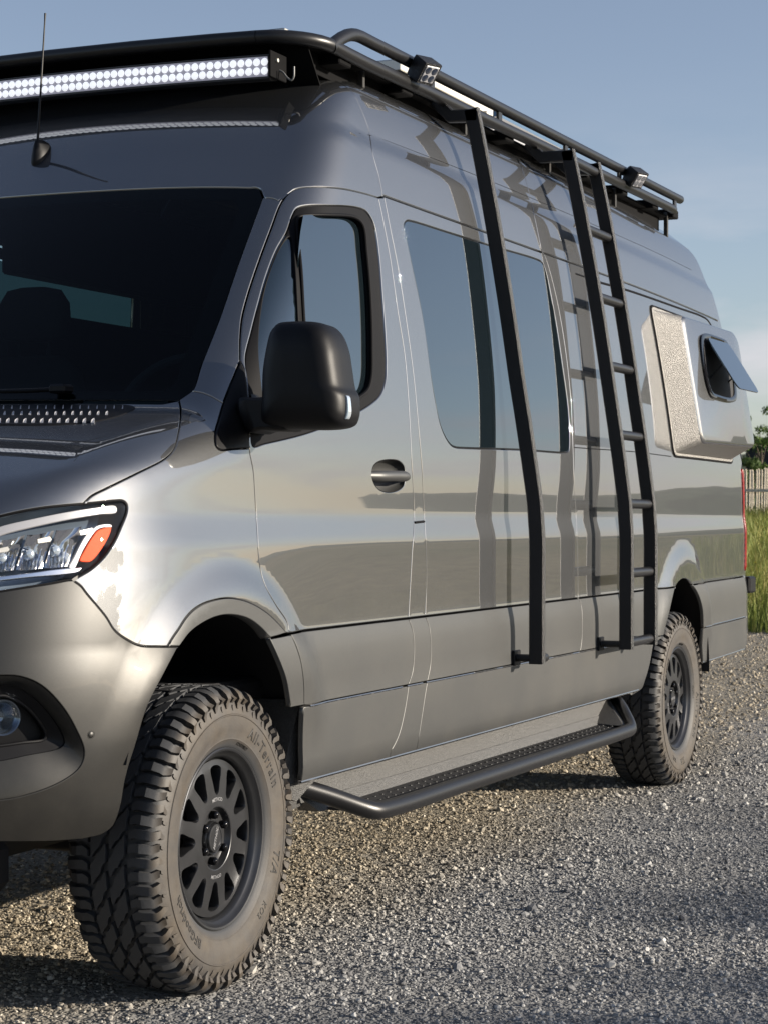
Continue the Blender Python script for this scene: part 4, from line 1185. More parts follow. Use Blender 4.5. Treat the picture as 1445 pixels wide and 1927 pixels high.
# wind deflector behind the light bar
n = 40; ys = np.linspace(-.70, .70, n)
xf_ = 1.045 - .05 * (1 - (ys / .74) ** 2)
zt = np.full(n, zl_(1.0) + .005); zb_ = np.array([float(lift_z(x + .11, y)) for x, y in zip(xf_, ys)]) - .004
xb_ = xf_ + .10
def sheet(rows, th):
    """thin solid sheet from rows of points (front) pushed back by th along x"""
    A = np.array(rows); m_, k_ = A.shape[:2]; B = A + np.array([th, 0, 0])
    V = np.vstack([A.reshape(-1, 3), B.reshape(-1, 3)]); idx = np.arange(m_ * k_).reshape(m_, k_); f = []
    for i in range(m_ - 1):
        for j in range(k_ - 1):
            q = (idx[i, j], idx[i, j + 1], idx[i + 1, j + 1], idx[i + 1, j])
            f.append(q); f.append(tuple(t + m_ * k_ for t in q[::-1]))
    bd = [idx[0, j] for j in range(k_)] + [idx[i, -1] for i in range(1, m_)] + [idx[-1, j] for j in range(k_ - 2, -1, -1)] + [idx[i, 0] for i in range(m_ - 2, 0, -1)]
    for a_, c_ in zip(bd, bd[1:] + bd[:1]): f.append((a_, c_, c_ + m_ * k_, a_ + m_ * k_))
    return V, f
V, f = sheet([np.stack([xf_, ys, zt], 1), np.stack([.5 * (xf_ + xb_), ys, .5 * (zt + zb_)], 1), np.stack([xb_, ys, zb_], 1)], .006)
MB().add(V, f).build('wind_deflector', MATTEK, rack)
MB().bbox((1.02, -.70, zl_(1.2) + .0), (5.1, .70, zl_(1.2) + .012), .002).build('deck_panel', MATTEK, rack)
# light bar
bar = empty('light_bar', (0, 0, 0), van)
LX = .935; a0 = at([(497, 112)], x=LX)[0]; a1 = at([(0, 170)], x=LX)[0]
zc_ = (at([(497, 120), (0, 176.5)], x=LX)[:, 2]).mean()
HALF = abs(float(a0[1])) + .012
bx = lambda y: LX - .035 * (1 - (y / HALF) ** 2)
yb_ = np.linspace(-HALF, HALF, 40)
sec = [(-.002, -.036), (-.002, .036), (.012, .040), (.055, .034), (.065, .0), (.055, -.034), (.012, -.040)]
MB().loft([np.array([(bx(y) + dx + .012, y, zc_ + dz) for dx, dz in sec]) for y in yb_], True, True).build('bar_housing', POWDER, bar)
NL = int(2 * HALF / .0252)
refl = MB().lathe([(.0118, 0), (.0075, .007), (.003, .010), (0, .010)], (0, 0, 0), 12, 'x')
me_led = bpy.data.meshes.new('led'); lv = MB().lathe([(.0120, -.001), (.0090, -.0035), (.004, -.005), (0, -.0052)], (0, 0, 0), 12, 'x')
me_led.from_pydata(lv.v, [], lv.f); me_led.materials.append(LED)
for i in range(NL):
    y = -HALF + .0126 + i * (2 * HALF - .0252) / (NL - 1)
    for dz in (-.0135, .0135):
        o = link('led', me_led, None, bar); o.location = (bx(y) + .008, y, zc_ + dz)
yv = np.linspace(-HALF + .004, HALF - .004, 60)
V = np.vstack([np.stack([[bx(y) + .0095 for y in yv], yv, np.full(60, zc_ + dz)], 1) for dz in (-.030, .030)]); MB().add(V, [(i, i + 1, i + 61, i + 60) for i in range(59)]).build('bar_glow_plate', LEDBACK, bar, 60, fix=False)  # self-glowing plate for the haze between the LEDs
for s in (-1, 1):
    MB().bbox((LX - .01, s * (HALF + .012) - .004, zc_ - .035), (LX + .10, s * (HALF + .012) + .004, zc_ + .045), .002).build('bar_bracket', MATTEK, bar)
    MB().tube([(LX + .03, s * (HALF + .006), zc_ + .02), (LX + .03, s * (HALF + .022), zc_ + .02)], .006, 8).build('bar_bolt', ALU, bar)
cb = at([(508, 132), (520, 131), (533, 136), (541, 146), (549, 151), (553, 146), (554, 125)], x=LX + .05)
MB().tube(crom(cb, .008), .0028, 8).build('power_cable', CABLE, bar)
# work lamps on the rail
def pod(px, yy_):
    p = at([px], y=yy_)[0]
    e = empty('work_lamp', (0, 0, 0), van)
    d = Vector((-.30, -.72, -.62)).normalized(); q = d.to_track_quat('Z', 'Y').to_matrix()
    def place(mb, nm, mt): 
        o = mb.build(nm, mt, e, 35); o.matrix_world = Matrix.Translation(Vector(p)) @ q.to_4x4(); return o
    place(MB().hull([(sx * w_, sy * w_, z) for z, w_ in ((-.045, .022), (-.028, .036), (.026, .039), (.033, .037)) for sx in (-1, 1) for sy in (-1, 1)]), 'lamp_body', POWDER)
    place(MB().bbox((-.030, -.030, .030), (.030, .030, .036), .002), 'lamp_lens', WHITEP)
    for sx in (-1, 1):
        for sy in (-1, 1):
            place(MB().lathe([(.013, .0365), (.004, .0375), (0, .0375)], (sx * .014, sy * .014, 0), 14, 'z'), 'lamp_emitter', CHROME)
    x = float(p[0])
    MB().tube(crom([(x + .02, YR - .005, zl_(x)), (x + .02, YR - .030, zl_(x) + .03), (p[0] + .01, p[1] + .03, p[2] + .0)], .01), .012, 8).build('lamp_clamp', POWDER, e)
pod((797, 131), -.795); pod((1194, 333), -.795)
# solar panels on the rack
for (x0, x1, z0) in ((1.10, 1.92, 2.672), (2.01, 2.93, 2.762)):
    e = empty('solar_panel', (0, 0, 0), van); z1 = z0 + .043
    MB().bbox((x0, -.60, z0), (x1, .60, z1 - .004), .003).build('panel_frame', ALU, e)
    MB().bbox((x0 + .012, -.588, z1 - .006), (x1 - .012, .588, z1), .001).build('panel_glass', SOLAR, e)
    for x in (x0 + .1, x1 - .1):
        for s in (-1, 1):
            MB().bbox((x - .02, s * .60 - .02, zl_(1.2)), (x + .02, s * .60 + .02, z0 + .002), .003).build('panel_bracket', ALU, e)
rv = empty('roof_vent', (0, 0, 0), van)
SMOKE = simple('smoked_blue_acrylic', (.10, .17, .24), .12, coat=1.0)
MB().bbox((3.02, -.56, zl_(3) + .0), (3.90, .30, zl_(3) + .10), .01).build('vent_base', WHITEP, rv)
MB().hull([(2.99, -.60, 2.775), (3.93, -.60, 2.775), (2.99, .34, 2.775), (3.93, .34, 2.775), (3.05, -.57, 2.850), (3.87, -.57, 2.850), (3.05, .30, 2.850), (3.87, .30, 2.850)]).build('vent_lid', SMOKE, rv, 0)
# antenna
ab_ = hit([(78, 292)])[0]; an = grad(ab_[None])[0]
ant = empty('antenna', (0, 0, 0), van)
mb = MB(); loops = []
for k, (h_, l_, w_) in enumerate(((-.004, .075, .040), (.006, .072, .038), (.020, .055, .030), (.034, .034, .020), (.044, .016, .011), (.048, .006, .005))):
    a = np.arange(20) / 20 * 2 * np.pi
    tang = np.array([.72, 0, .69]); lat = np.array([0, 1., 0])
    loops.append(ab_ + an * h_ + tang * (.25 * h_ + .0) + (l_ * np.cos(a))[:, None] * tang * .75 + (w_ * .62 * np.sin(a))[:, None] * lat)
mb.loft(loops, True, True).build('antenna_base', BLACK, ant, 60)
tip = at([(86, 25)], x=float(ab_[0] + .01))[0]; root = ab_ + an * .042 + np.array([.012, 0, .012])
MB().tube([root, root + (tip - root) * .5, root + (tip - root) * .93, tip], [.0042, .0030, .0024, .0036], 8).build('antenna_mast', BLACK, ant)

# door mirror
mir = empty('door_mirror', (0, 0, 0), van)
MX = .14
def yz(px, x): return at(px, x=x)[:, 1:]
H = crom([(500, 800), (499.7, 745.8), (501, 698), (509, 647.7), (517, 619), (527, 608), (552, 604), (590, 605), (609, 611), (621.7, 625.5), (632.7, 654), (639, 692), (645.4, 730), (652, 743), (654, 771), (652, 787), (645, 801), (621.7, 807.6), (558, 809), (515, 808)], 5, True)
hy = yz(H, MX); hc = hy.mean(0)
loops = []
for x, s in ((MX - .062, .25), (MX - .060, .55), (MX - .050, .80), (MX - .034, .925), (MX - .012, .985), (MX + .02, 1.0), (MX + .075, .985), (MX + .088, .965), (MX + .090, .93), (MX + .075, .90)):
    q = hc + (hy - hc) * s
    loops.append(np.stack([np.full(len(q), x) + .12 * (q[:, 0] - hc[0]) * 0, q[:, 0], q[:, 1]], 1))
MB().loft(loops, True, True).build('mirror_housing', BLACK, mir, 60)
q = hc + (hy - hc) * .90
MB().loft([np.stack([np.full(len(q), x), q[:, 0], q[:, 1]], 1) for x in (MX + .074, MX + .079)], True, True).build('mirror_glass', CHROME, mir)
arm_o = crom([(562, 752), (500, 750.6), (474, 751), (470, 762), (474, 787), (485.5, 809), (497, 817), (512, 812), (560, 809)], 5, True)
ay_ = yz(arm_o, .19)
loops = [np.stack([np.full(len(ay_), x), ac[0] + (ay_[:, 0] - ac[0]) * s, ac[1] + (ay_[:, 1] - ac[1]) * s], 1) for ac in [ay_.mean(0)] for x, s in ((.105, .80), (.112, .93), (.125, 1.0), (.22, 1.0), (.235, .9))]
MB().loft(loops, True, True).build('mirror_arm', BLACK, mir, 50)
sg = crom([(646, 744), (652, 745), (655.5, 762), (655.5, 780), (651, 789), (646, 786), (645, 765)], 3, True)
sy = yz(sg, MX); 
MB().loft([np.stack([np.full(len(sy), x), sy[:, 0] - .003, sy[:, 1]], 1) for x in (MX - .006, MX + .012)], True, True).build('turn_signal', LENSB, mir, 60)
m2 = copy_tree(mir, van); m2.scale = (1, -1, 1)
# rounded junction between arm and door
foot = hit([(476, 790), (480, 770)])
MB().hull([tuple(foot[0] + (0, .01, -.04)), tuple(foot[0] + (.10, .01, -.04)), tuple(foot[1] + (0, .01, .04)), tuple(foot[1] + (.10, .01, .04)), (.13, -.985, 1.43), (.22, -.985, 1.43), (.13, -.985, 1.47), (.22, -.985, 1.47)]).build('mirror_foot', BLACK, mir, 50)

# side step
st = empty('side_step', (0, 0, 0), van)
pth = [(.50, -.93, .452), (.58, -.99, .418), (.665, -1.055, .378), (.70, -1.075, .366), (.78, -1.083, .362), (1.4, -1.084, .360), (2.2, -1.084, .358), (3.10, -1.083, .356), (3.18, -1.080, .358), (3.225, -1.066, .368), (3.33, -1.00, .425), (3.43, -.935, .462)]
MB().tube(crom(pth, .03), .0260, 16).build('step_tube', TUBEK, st)
MB().hull([(.62, -.95, .372), (.74, -1.075, .355), (3.16, -1.075, .352), (3.28, -.95, .366), (.62, -.95, .380), (.74, -1.075, .363), (3.16, -1.075, .360), (3.28, -.95, .374)]).build('step_tread', GREYPAD, st, 0)
dots = 0
for i in range(44):
    for j in range(3):
        x = .80 + i * .054 + (j % 2) * .027; y = -.985 - j * .028
        if dots == 0:
            dm = MB().lathe([(.007, 0), (.006, .0025), (.003, .003), (.0028, .0), (0, 0)], (0, 0, 0), 8, 'z'); d0 = dm.build('tread_cleat', GREYPAD, st); d0.location = (x, y, .3785 + (y + .95) * .136)
        else:
            d1 = d0.copy(); COL.objects.link(d1); d1.location = (x, y, .3785 + (y + .95) * .136)
        dots += 1
MB().hull([(.47, -.93, .492), (3.50, -.925, .480), (.50, -.945, .405), (3.45, -.94, .400), (.47, -.90, .492), (3.50, -.90, .48), (.5, -.90, .405), (3.45, -.90, .40)]).build('rock_guard', LINER, st, 0)
MB().hull([(.52, -.948, .408), (3.44, -.943, .403), (.58, -.965, .372), (3.40, -.96, .366), (.52, -.90, .408), (3.44, -.90, .403), (.58, -.90, .372), (3.4, -.90, .366)]).build('rock_guard', LINER, st, 0)
MB().hull([(3.36, -.93, .46), (3.42, -.93, .46), (3.22, -1.06, .372), (3.16, -1.06, .372), (3.15, -.94, .38), (3.36, -.94, .38), (3.15, -.94, .372), (3.36, -.93, .40)]).build('step_gusset', LINER, st, 0)
MB().hull([(.40, -.95, .46), (.56, -.945, .47), (.44, -.93, .385), (.54, -.93, .395), (.40, -.80, .46), (.56, -.80, .47), (.44, -.80, .385), (.54, -.80, .395)]).build('step_mount', LINER, st, 0)
# bed bump-out with its awning window
fl_ = empty('bed_flare', (0, 0, 0), van)
FB = hit([(1222, 573), (1267, 862.6), (1380, 874)])
base = [(4.13, 2.118), (4.245, 1.462), (5.56, 1.462), (5.50, 2.05), (5.42, 2.118)]
bl_ = side([q[0] for q in base], [q[1] for q in base]); bl_ = resample(np.vstack([bl_]), 80)
bl_ = np.array([[q[0], float(lift_y(q[0], q[2])), q[2]] for q in bl_])
outq = np.array([at([(1280.7, 594)], y=-.985)[0], at([(1319.5, 834)], y=-1.065)[0], at([(1418.5, 842)], y=-1.065)[0], at([(1386.5, 642)], y=-.992)[0], at([(1377, 625)], y=-.985)[0]])
def fl_outline(k, rnd):
    P = outq.copy(); return P
def round_poly(P, rad, n=7):
    out = []
    m_ = len(P)
    for i in range(m_):
        a_, b__, c_ = P[i - 1], P[i], P[(i + 1) % m_]
        d1 = (a_ - b__); d2 = (c_ - b__); r_ = min(rad, .45 * np.linalg.norm(d1), .45 * np.linalg.norm(d2))
        p1 = b__ + d1 / np.linalg.norm(d1) * r_; p2 = b__ + d2 / np.linalg.norm(d2) * r_
        for t in np.linspace(0, 1, n): out.append((1 - t) ** 2 * p1 + 2 * t * (1 - t) * b__ + t * t * p2)
    return np.array(out)
OUT = resample(round_poly(outq, .045), 160)
basq = np.array([(4.14, 2.110), (4.243, 1.478), (5.50, 1.478), (5.46, 2.04), (5.36, 2.112)])
bq = np.array([[x, float(lift_y(x, z)) - .004, z] for x, z in basq])
BAS = resample(round_poly(bq, .045), 160); BAS = align(OUT, BAS)
cO = OUT.mean(0)
face_n = np.array([0.02, -.982, .185])
shoulder = cO + (OUT - cO) * .985 + face_n * .006
inner_ = cO + (OUT - cO) * .965 + face_n * .0085
# the front cheek and the underside are coated, the big outer face is painted
mid = .03 * BAS + .97 * OUT
sides = MB().loft([BAS, .5 * (BAS + OUT), mid]).build('flare_cheek', FLARE_TEX, fl_, 30)
fm = MB(); fm.loft([mid, OUT, shoulder, inner_]); o_in = len(fm.v) - 160
fm.f.append(tuple(range(o_in, o_in + 160)))
fm.build('flare_face', PAINT, fl_, 60)
flg = BAS.mean(0) + (BAS - BAS.mean(0)) * np.array([1.022, 1, 1.035]); flg[:, 1] = [float(lift_y(x, z)) for x, z in zip(flg[:, 0], flg[:, 2])]
flg2 = flg.copy(); flg2[:, 1] -= .005; b2 = BAS.copy(); b2[:, 1] = np.array([float(lift_y(x, z)) for x, z in zip(BAS[:, 0], BAS[:, 2])]) - .006
MB().loft([flg, flg2, b2]).build('flare_flange', FLARE_TEX, fl_, 30)
gk = flg.mean(0) + (flg - flg.mean(0)) * np.array([1.008, 1, 1.012]); gk[:, 1] = [float(lift_y(x, z)) - .001 for x, z in zip(gk[:, 0], gk[:, 2])]
MB().tube(np.vstack([gk, gk[:1]]), .006, 8, caps=False).build('flare_seal', RUBBER_SEAL, fl_)
# window in the flare: frame, dark sheet for the shaded opening, tilted pane
def on_face(x, z):
    t_ = (np.asarray(z) - outq[1][2]) / (outq[0][2] - outq[1][2])
    return -1.065 + .080 * t_ - .0088
def fpt(px):
    d = rays(px); out = []
    for q in d:
        lo, hi = 7.5, 12.
        for _ in range(40):
            mm = .5 * (lo + hi); P = CAM + q * mm
            if P[1] < on_face(P[0], P[2]): lo = mm
            else: hi = mm
        out.append(CAM + q * hi)
    return np.array(out)
WO = fpt(crom([(1315, 640), (1317, 631), (1322, 628), (1355, 638), (1361, 641), (1368, 652), (1376, 690), (1382, 740), (1381, 753), (1373, 758), (1345, 752), (1336, 748), (1328, 730), (1320, 690)], 4, True))
wc = WO.mean(0); wn_ = np.array([0, -.983, .18])
WO = resample(WO, 90)
ins1 = wc + (WO - wc) * .93; ins2 = wc + (WO - wc) * .86
fr_ = MB(); fr_.loft([WO - wn_ * .002, WO + wn_ * .010, ins1 + wn_ * .014, ins2 + wn_ * .010, ins2 - wn_ * .02]); fr_.build('window_frame', GLOSSK, fl_, 40)
MB().loft([ins2 + wn_ * .004, ins2 + wn_ * .0035 + (ins2 - wc) * -.02], False, True).build('opening_dark_sheet', DARKIN, fl_, 0)  # dark sheet laid over the face in place of a shaded opening
hp_ = fpt([(1322, 637), (1365, 650)]) + wn_ * .014
low = at([(1373, 728), (1410, 737)], y=-1.165)
top_a, top_b = hp_[0], hp_[1]
dn = (low.mean(0) - hp_.mean(0)); dn /= np.linalg.norm(dn)
ax_ = (top_b - top_a); ax_ /= np.linalg.norm(ax_); dn = dn - ax_ * (dn @ ax_); dn /= np.linalg.norm(dn)
wd_ = np.linalg.norm(top_b - top_a) * .97; ht_ = float((low.mean(0) - hp_.mean(0)) @ dn)
def pp(a_, b_): return top_a + ax_ * a_ * wd_ + dn * b_ * ht_
PO = round_poly(np.array([pp(0, 0), pp(1, 0), pp(1.0, 1), pp(.0, 1)]), .045, 8)
pn = np.cross(ax_, dn); pn /= np.linalg.norm(pn); pn = pn if pn[1] < 0 else -pn
MB().loft([PO, PO + pn * .006], True, True).build('awning_pane', PRIVACY, fl_, 30)
for a_ in (.06, .94):
    e0 = pp(a_, .50); e1 = wc + ax_ * (a_ - .5) * wd_ * .9 + wn_ * .006 + np.array([0, 0, -.06])
    MB().tube([e0, e1], .004, 6).build('pane_stay', DARKIN, fl_)

# ================================================================== ladder and single pole, hooked on the rack
POLE_Y = -1.113
def rail_path(px, x):
    P = at(px, x=x); return P
pole_px = [(1021, 1250.6), (1023, 1091), (1019.5, 1010), (1016, 970), (1005, 890), (989, 762), (965, 621.5), (948.9, 461), (928.8, 352.6), (908.7, 260), (896, 204)]
XP = float(at([(1021, 1250.6)], y=POLE_Y)[0][0])
def tidy(P):
    """straight foot, one kink, then a gentle even curve along the body"""
    zk = 1.185; lo_ = P[P[:, 2] < zk - .02]; up_ = P[P[:, 2] > zk + .02]; x_ = float(P[0][0])
    yk = float(lo_[:, 1].mean()); c_ = np.polyfit(up_[:, 2] - zk, up_[:, 1] - yk, 2, w=np.ones(len(up_)))
    zs_ = np.linspace(zk + .06, float(P[-1][2]), 14)
    return np.array([(x_, yk, float(P[0][2])), (x_, yk, .9), (x_, yk, zk - .06), (x_, yk + .004, zk)] + [(x_, yk + float(np.polyval(c_, z_ - zk)) - float(c_[2]) * max(0, 1 - (z_ - zk) / .5), z_) for z_ in zs_])
PP = tidy(rail_path(pole_px, XP))
W_, T_ = .053, .028
def rail_obj(path, x, parent, name='rail'):
    p = path.copy(); p[:, 0] = x + T_ / 2; p[:, 1] += W_ / 2
    return MB().bar(crom(p, .03), (0, 1, 0), W_, T_, .004).build(name, POWDER, parent, 30)
def hook(x, path, parent):
    top = path[-1]; yi = top[1]
    p = np.array([(x + T_ / 2, yi + .004, top[2] - .022), (x + T_ / 2, YR - .03, top[2] - .030 + .012), (x + T_ / 2, YR + .03, zl_(x) + .0)])
    return MB().bar(p, (0, 0, 1), .045, T_, .004).build('hook_arm', POWDER, parent, 30)
def foot_peg(x, z, parent, y0=POLE_Y + W_):
    yb__ = float(lift_y(x + .013, z))
    MB().tube([(x + T_ / 2, y0 - .01, z), (x + T_ / 2, yb__ + .004, z)], .013, 12).build('standoff', POWDER, parent)
    MB().bbox((x - .02, yb__ - .008, z - .026), (x + .046, yb__ + .002, z + .026), .003).build('standoff_pad', BLACK, parent)
def tab(x, y, z, parent):
    a = np.arange(16) / 16 * 2 * np.pi
    o_ = np.stack([np.full(16, x), y + .020 * np.cos(a), z + .030 * np.sin(a)], 1); i_ = np.stack([np.full(16, x), y + .009 * np.cos(a), z + .016 * np.sin(a)], 1)
    MB().loft([o_, i_, i_ + (.005, 0, 0), o_ + (.005, 0, 0), o_]).build('lock_tab', POWDER, parent)
pole = empty('support_pole', (XP, POLE_Y, .69)); tag(pole, 'single bent black pole without rungs, hung on the van between door and ladder', 'pole')
lad = empty('side_ladder', (XP + 1, -1.143, .68)); tag(lad, 'black steel ladder with eight rungs hung on the van side', 'ladder')
def own(parent, fn):
    before = set(bpy.data.objects); fn()
    for o in set(bpy.data.objects) - before:
        if o.parent == parent: o.matrix_parent_inverse = Matrix.Translation(-parent.location)
def build_pole():
    rail_obj(PP, XP, pole); hook(XP, PP, pole)
    foot_peg(XP, float(PP[0][2]) + .02, pole)
    z = float(at([(1034, 1235)], y=POLE_Y + .02)[0][2])
    MB().tube([(XP + T_ * .5, POLE_Y + .02, z), (XP + T_ + .05, POLE_Y + .02, z)], .0155, 14, round_end=True).build('side_peg', TUBEK, pole)
own(pole, build_pole)
lad_px = [(1189, 1223), (1189, 1091), (1187, 1010), (1183.5, 965), (1180.4, 918), (1159.7, 780), (1147, 700), (1135.8, 587), (1122.6, 500.6), (1105.6, 406), (1075, 282)]
LAD_Y = -1.143
XL1 = float(at([(1189, 1223)], y=LAD_Y)[0][0]); LP = tidy(rail_path(lad_px, XL1))
XL2 = float(at([(1234, 1200)], y=LAD_Y)[0][0])
def build_ladder():
    rail_obj(LP, XL1, lad); rail_obj(LP, XL2, lad)
    hook(XL1, LP, lad); hook(XL2, LP, lad)
    for x in (XL1, XL2): foot_peg(x, float(LP[0][2]) + .02, lad, LAD_Y + W_)
    zs = np.linspace(float(LP[0][2]) + .025, float(LP[-1][2]) - .035, 8)
    for z in zs:
        y = float(np.interp(z, LP[:, 2], LP[:, 1])) + W_ * .5
        MB().tube([(XL1 + T_ * .5, y, z), (XL2 + T_ * .5, y, z)], .0190, 16).build('rung', TUBEK, lad)
own(lad, build_ladder)
# ================================================================== the place
def gh(x, y):
    """height of the ground: flat lot, a bank rising behind it"""
    x = np.asarray(x, float); y = np.asarray(y, float)
    return .55 * sstep(16.5, 26, x) + .45 * sstep(26, 50, x) + .02 * np.sin(x * .7) * np.sin(y * .5) * sstep(16, 20, x)

# ground sheet
def axis_pts(lo, hi, fine):
    a = list(np.arange(fine[0], fine[1], fine[2])); g = fine[2]; p = fine[1]
    while p < hi: a.append(p); g *= 1.22; p += g
    a.append(hi); g = fine[2]; p = fine[0]; b_ = []
    while p > lo: g *= 1.22; p -= g; b_.append(max(p, lo))
    return np.array(sorted(set(b_ + a)))
gx = axis_pts(-2500, 2500, (10, 60, 1.0)); gy = axis_pts(-2500, 2500, (-12, 20, 1.0))
X, Y = np.meshgrid(gx, gy, indexing='ij'); Z = gh(X, Y) - .004 - .06 * sstep(15.5, 14.5, X) * sstep(-9, -8, Y) * sstep(9, 8, Y)
ix = np.arange(X.size).reshape(X.shape)
me = bpy.data.meshes.new('ground')
me.from_pydata(np.stack([X.ravel(), Y.ravel(), Z.ravel()], 1).tolist(), [], [(ix[i, j], ix[i + 1, j], ix[i + 1, j + 1], ix[i, j + 1]) for i in range(len(gx) - 1) for j in range(len(gy) - 1)])
me.polygons.foreach_set('use_smooth', np.ones(len(me.polygons), bool))
m, nt, b = mat_base('field')
n1 = noise(nt, .06, 6, .6); r1 = ramp(nt, n1.outputs['Fac'], [(.35, (.085, .105, .035)), (.52, (.17, .15, .07)), (.68, (.24, .20, .11))])
n2 = noise(nt, 3.5, 5, .7); r2 = ramp(nt, n2.outputs['Fac'], [(.3, (.6, .6, .6)), (.7, (1.25, 1.25, 1.25))])
mx = N_(nt, 'ShaderNodeMix', data_type='RGBA', blend_type='MULTIPLY'); mx.inputs['Factor'].default_value = 1
nt.links.new(r1.outputs['Color'], mx.inputs['A']); nt.links.new(r2.outputs['Color'], mx.inputs['B']); nt.links.new(mx.outputs['Result'], b.inputs['Base Color']); setp(b, rough=.95, spec=.1)
tag(link('ground', me, m), kind='structure')

# gravel lot: one sheet with an uneven edge
ang = np.linspace(0, 2 * np.pi, 160, endpoint=False)
LOTC = (-2.0, -1.5)
def lot_r(a):
    c_, s_ = np.abs(np.cos(a)), np.abs(np.sin(a))
    wx = np.where(np.cos(a) > 0, 18.2, 26.0); wy = np.where(np.sin(a) > 0, 9.0, 11.0)
    r_ = 1 / ((c_ / wx) ** 6 + (s_ / wy) ** 6) ** (1 / 6)
    return r_ + .25 * np.sin(a * 23) * np.sin(a * 7 + 1) + .12 * np.sin(a * 61)
rings = [0.0, .05, .12, .2, .3, .42, .55, .7, .85, 1.0]
V = []; 
for q in rings[1:]:
    rr = lot_r(ang) * q
    V.append(np.stack([LOTC[0] + rr * np.cos(ang), LOTC[1] + rr * np.sin(ang), np.zeros(160)], 1))
lot = MB(); lot.loft(V); lot.f.append(tuple(range(160)))
m, nt, b = mat_base('gravel')
geo = N_(nt, 'ShaderNodeNewGeometry'); sp = N_(nt, 'ShaderNodeSeparateXYZ'); nt.links.new(geo.outputs['Position'], sp.inputs[0])
nz = noise(nt, 1.1, 4, .6, vec=geo.outputs['Position'])
ad = N_(nt, 'ShaderNodeMath', operation='MULTIPLY_ADD'); nt.links.new(nz.outputs['Fac'], ad.inputs[0]); ad.inputs[1].default_value = 1.6; nt.links.new(sp.outputs['Y'], ad.inputs[2])
mr = N_(nt, 'ShaderNodeMapRange'); mr.interpolation_type = 'SMOOTHSTEP'; mr.inputs[1].default_value = -.45; mr.inputs[2].default_value = .55; nt.links.new(ad.outputs[0], mr.inputs[0])
TAN = mr.outputs[0]
mx = N_(nt, 'ShaderNodeMix', data_type='RGBA'); mx.inputs['A'].default_value = (.27, .268, .262, 1); mx.inputs['B'].default_value = (.275, .245, .195, 1); nt.links.new(TAN, mx.inputs['Factor'])
nf = noise(nt, 55, 6, .7, vec=geo.outputs['Position']); rf = ramp(nt, nf.outputs['Fac'], [(.28, (.55, .55, .55)), (.5, (.95, .95, .95)), (.72, (1.35, 1.33, 1.3))])
mm = N_(nt, 'ShaderNodeMix', data_type='RGBA', blend_type='MULTIPLY'); mm.inputs['Factor'].default_value = 1
nt.links.new(mx.outputs['Result'], mm.inputs['A']); nt.links.new(rf.outputs['Color'], mm.inputs['B'])
nl = noise(nt, .9, 4, .6, vec=geo.outputs['Position']); rl = ramp(nt, nl.outputs['Fac'], [(.3, (.80, .80, .80)), (.7, (1.12, 1.12, 1.12))])
m3 = N_(nt, 'ShaderNodeMix', data_type='RGBA', blend_type='MULTIPLY'); m3.inputs['Factor'].default_value = 1
nt.links.new(mm.outputs['Result'], m3.inputs['A']); nt.links.new(rl.outputs['Color'], m3.inputs['B']); nt.links.new(m3.outputs['Result'], b.inputs['Base Color'])
setp(b, rough=.9, spec=.2)
vo = N_(nt, 'ShaderNodeTexVoronoi'); vo.inputs['Scale'].default_value = 42; nt.links.new(geo.outputs['Position'], vo.inputs['Vector'])
vo2 = N_(nt, 'ShaderNodeTexVoronoi'); vo2.inputs['Scale'].default_value = 110; nt.links.new(geo.outputs['Position'], vo2.inputs['Vector'])
sm = N_(nt, 'ShaderNodeMath', operation='MULTIPLY_ADD'); nt.links.new(vo2.outputs['Distance'], sm.inputs[0]); sm.inputs[1].default_value = .5; nt.links.new(vo.outputs['Distance'], sm.inputs[2])
iv = N_(nt, 'ShaderNodeMath', operation='MULTIPLY'); iv.inputs[1].default_value = -1; nt.links.new(sm.outputs[0], iv.inputs[0])
bump(nt, iv.outputs[0], .9, .016, b)
tag(lot.build('gravel_lot', m, None, 0), kind='structure')

# loose stones: a cloud of points, one of six stone shapes on each
def stone_mat():
    m, nt, b = mat_base('stone')
    oi = N_(nt, 'ShaderNodeObjectInfo')
    geo = N_(nt, 'ShaderNodeNewGeometry'); sp = N_(nt, 'ShaderNodeSeparateXYZ'); nt.links.new(oi.outputs['Location'], sp.inputs[0])
    r_g = ramp(nt, oi.outputs['Random'], [(0, (.13, .13, .135)), (.35, (.26, .26, .26)), (.75, (.39, .385, .37)), (.94, (.46, .45, .43)), (1, (.56, .55, .52))])
    r_t = ramp(nt, oi.outputs['Random'], [(0, (.14, .115, .08)), (.35, (.265, .225, .165)), (.75, (.385, .335, .255)), (.94, (.48, .42, .32)), (1, (.58, .54, .46))])
    mr = N_(nt, 'ShaderNodeMapRange'); mr.interpolation_type = 'SMOOTHSTEP'; mr.inputs[1].default_value = -1.35; mr.inputs[2].default_value = -.25; nt.links.new(sp.outputs['Y'], mr.inputs[0])
    mx = N_(nt, 'ShaderNodeMix', data_type='RGBA'); nt.links.new(mr.outputs[0], mx.inputs['Factor']); nt.links.new(r_g.outputs['Color'], mx.inputs['A']); nt.links.new(r_t.outputs['Color'], mx.inputs['B'])
    nt.links.new(mx.outputs['Result'], b.inputs['Base Color']); setp(b, rough=.82, spec=.3)
    return m
STONE = stone_mat()
def stone_shape(seed):
    import bmesh
    rg = np.random.default_rng(seed)
    bm = bmesh.new(); bmesh.ops.create_icosphere(bm, subdivisions=1, radius=1.0)
    sc = np.array([1.0, rg.uniform(.65, .95), rg.uniform(.5, .8)])
    for v in bm.verts:
        d = np.array(v.co[:]) * (1 + rg.uniform(-.26, .2)); v.co = Vector(d * sc)
    me = bpy.data.meshes.new('stone'); bm.to_mesh(me); bm.free(); me.materials.append(STONE)
    return me
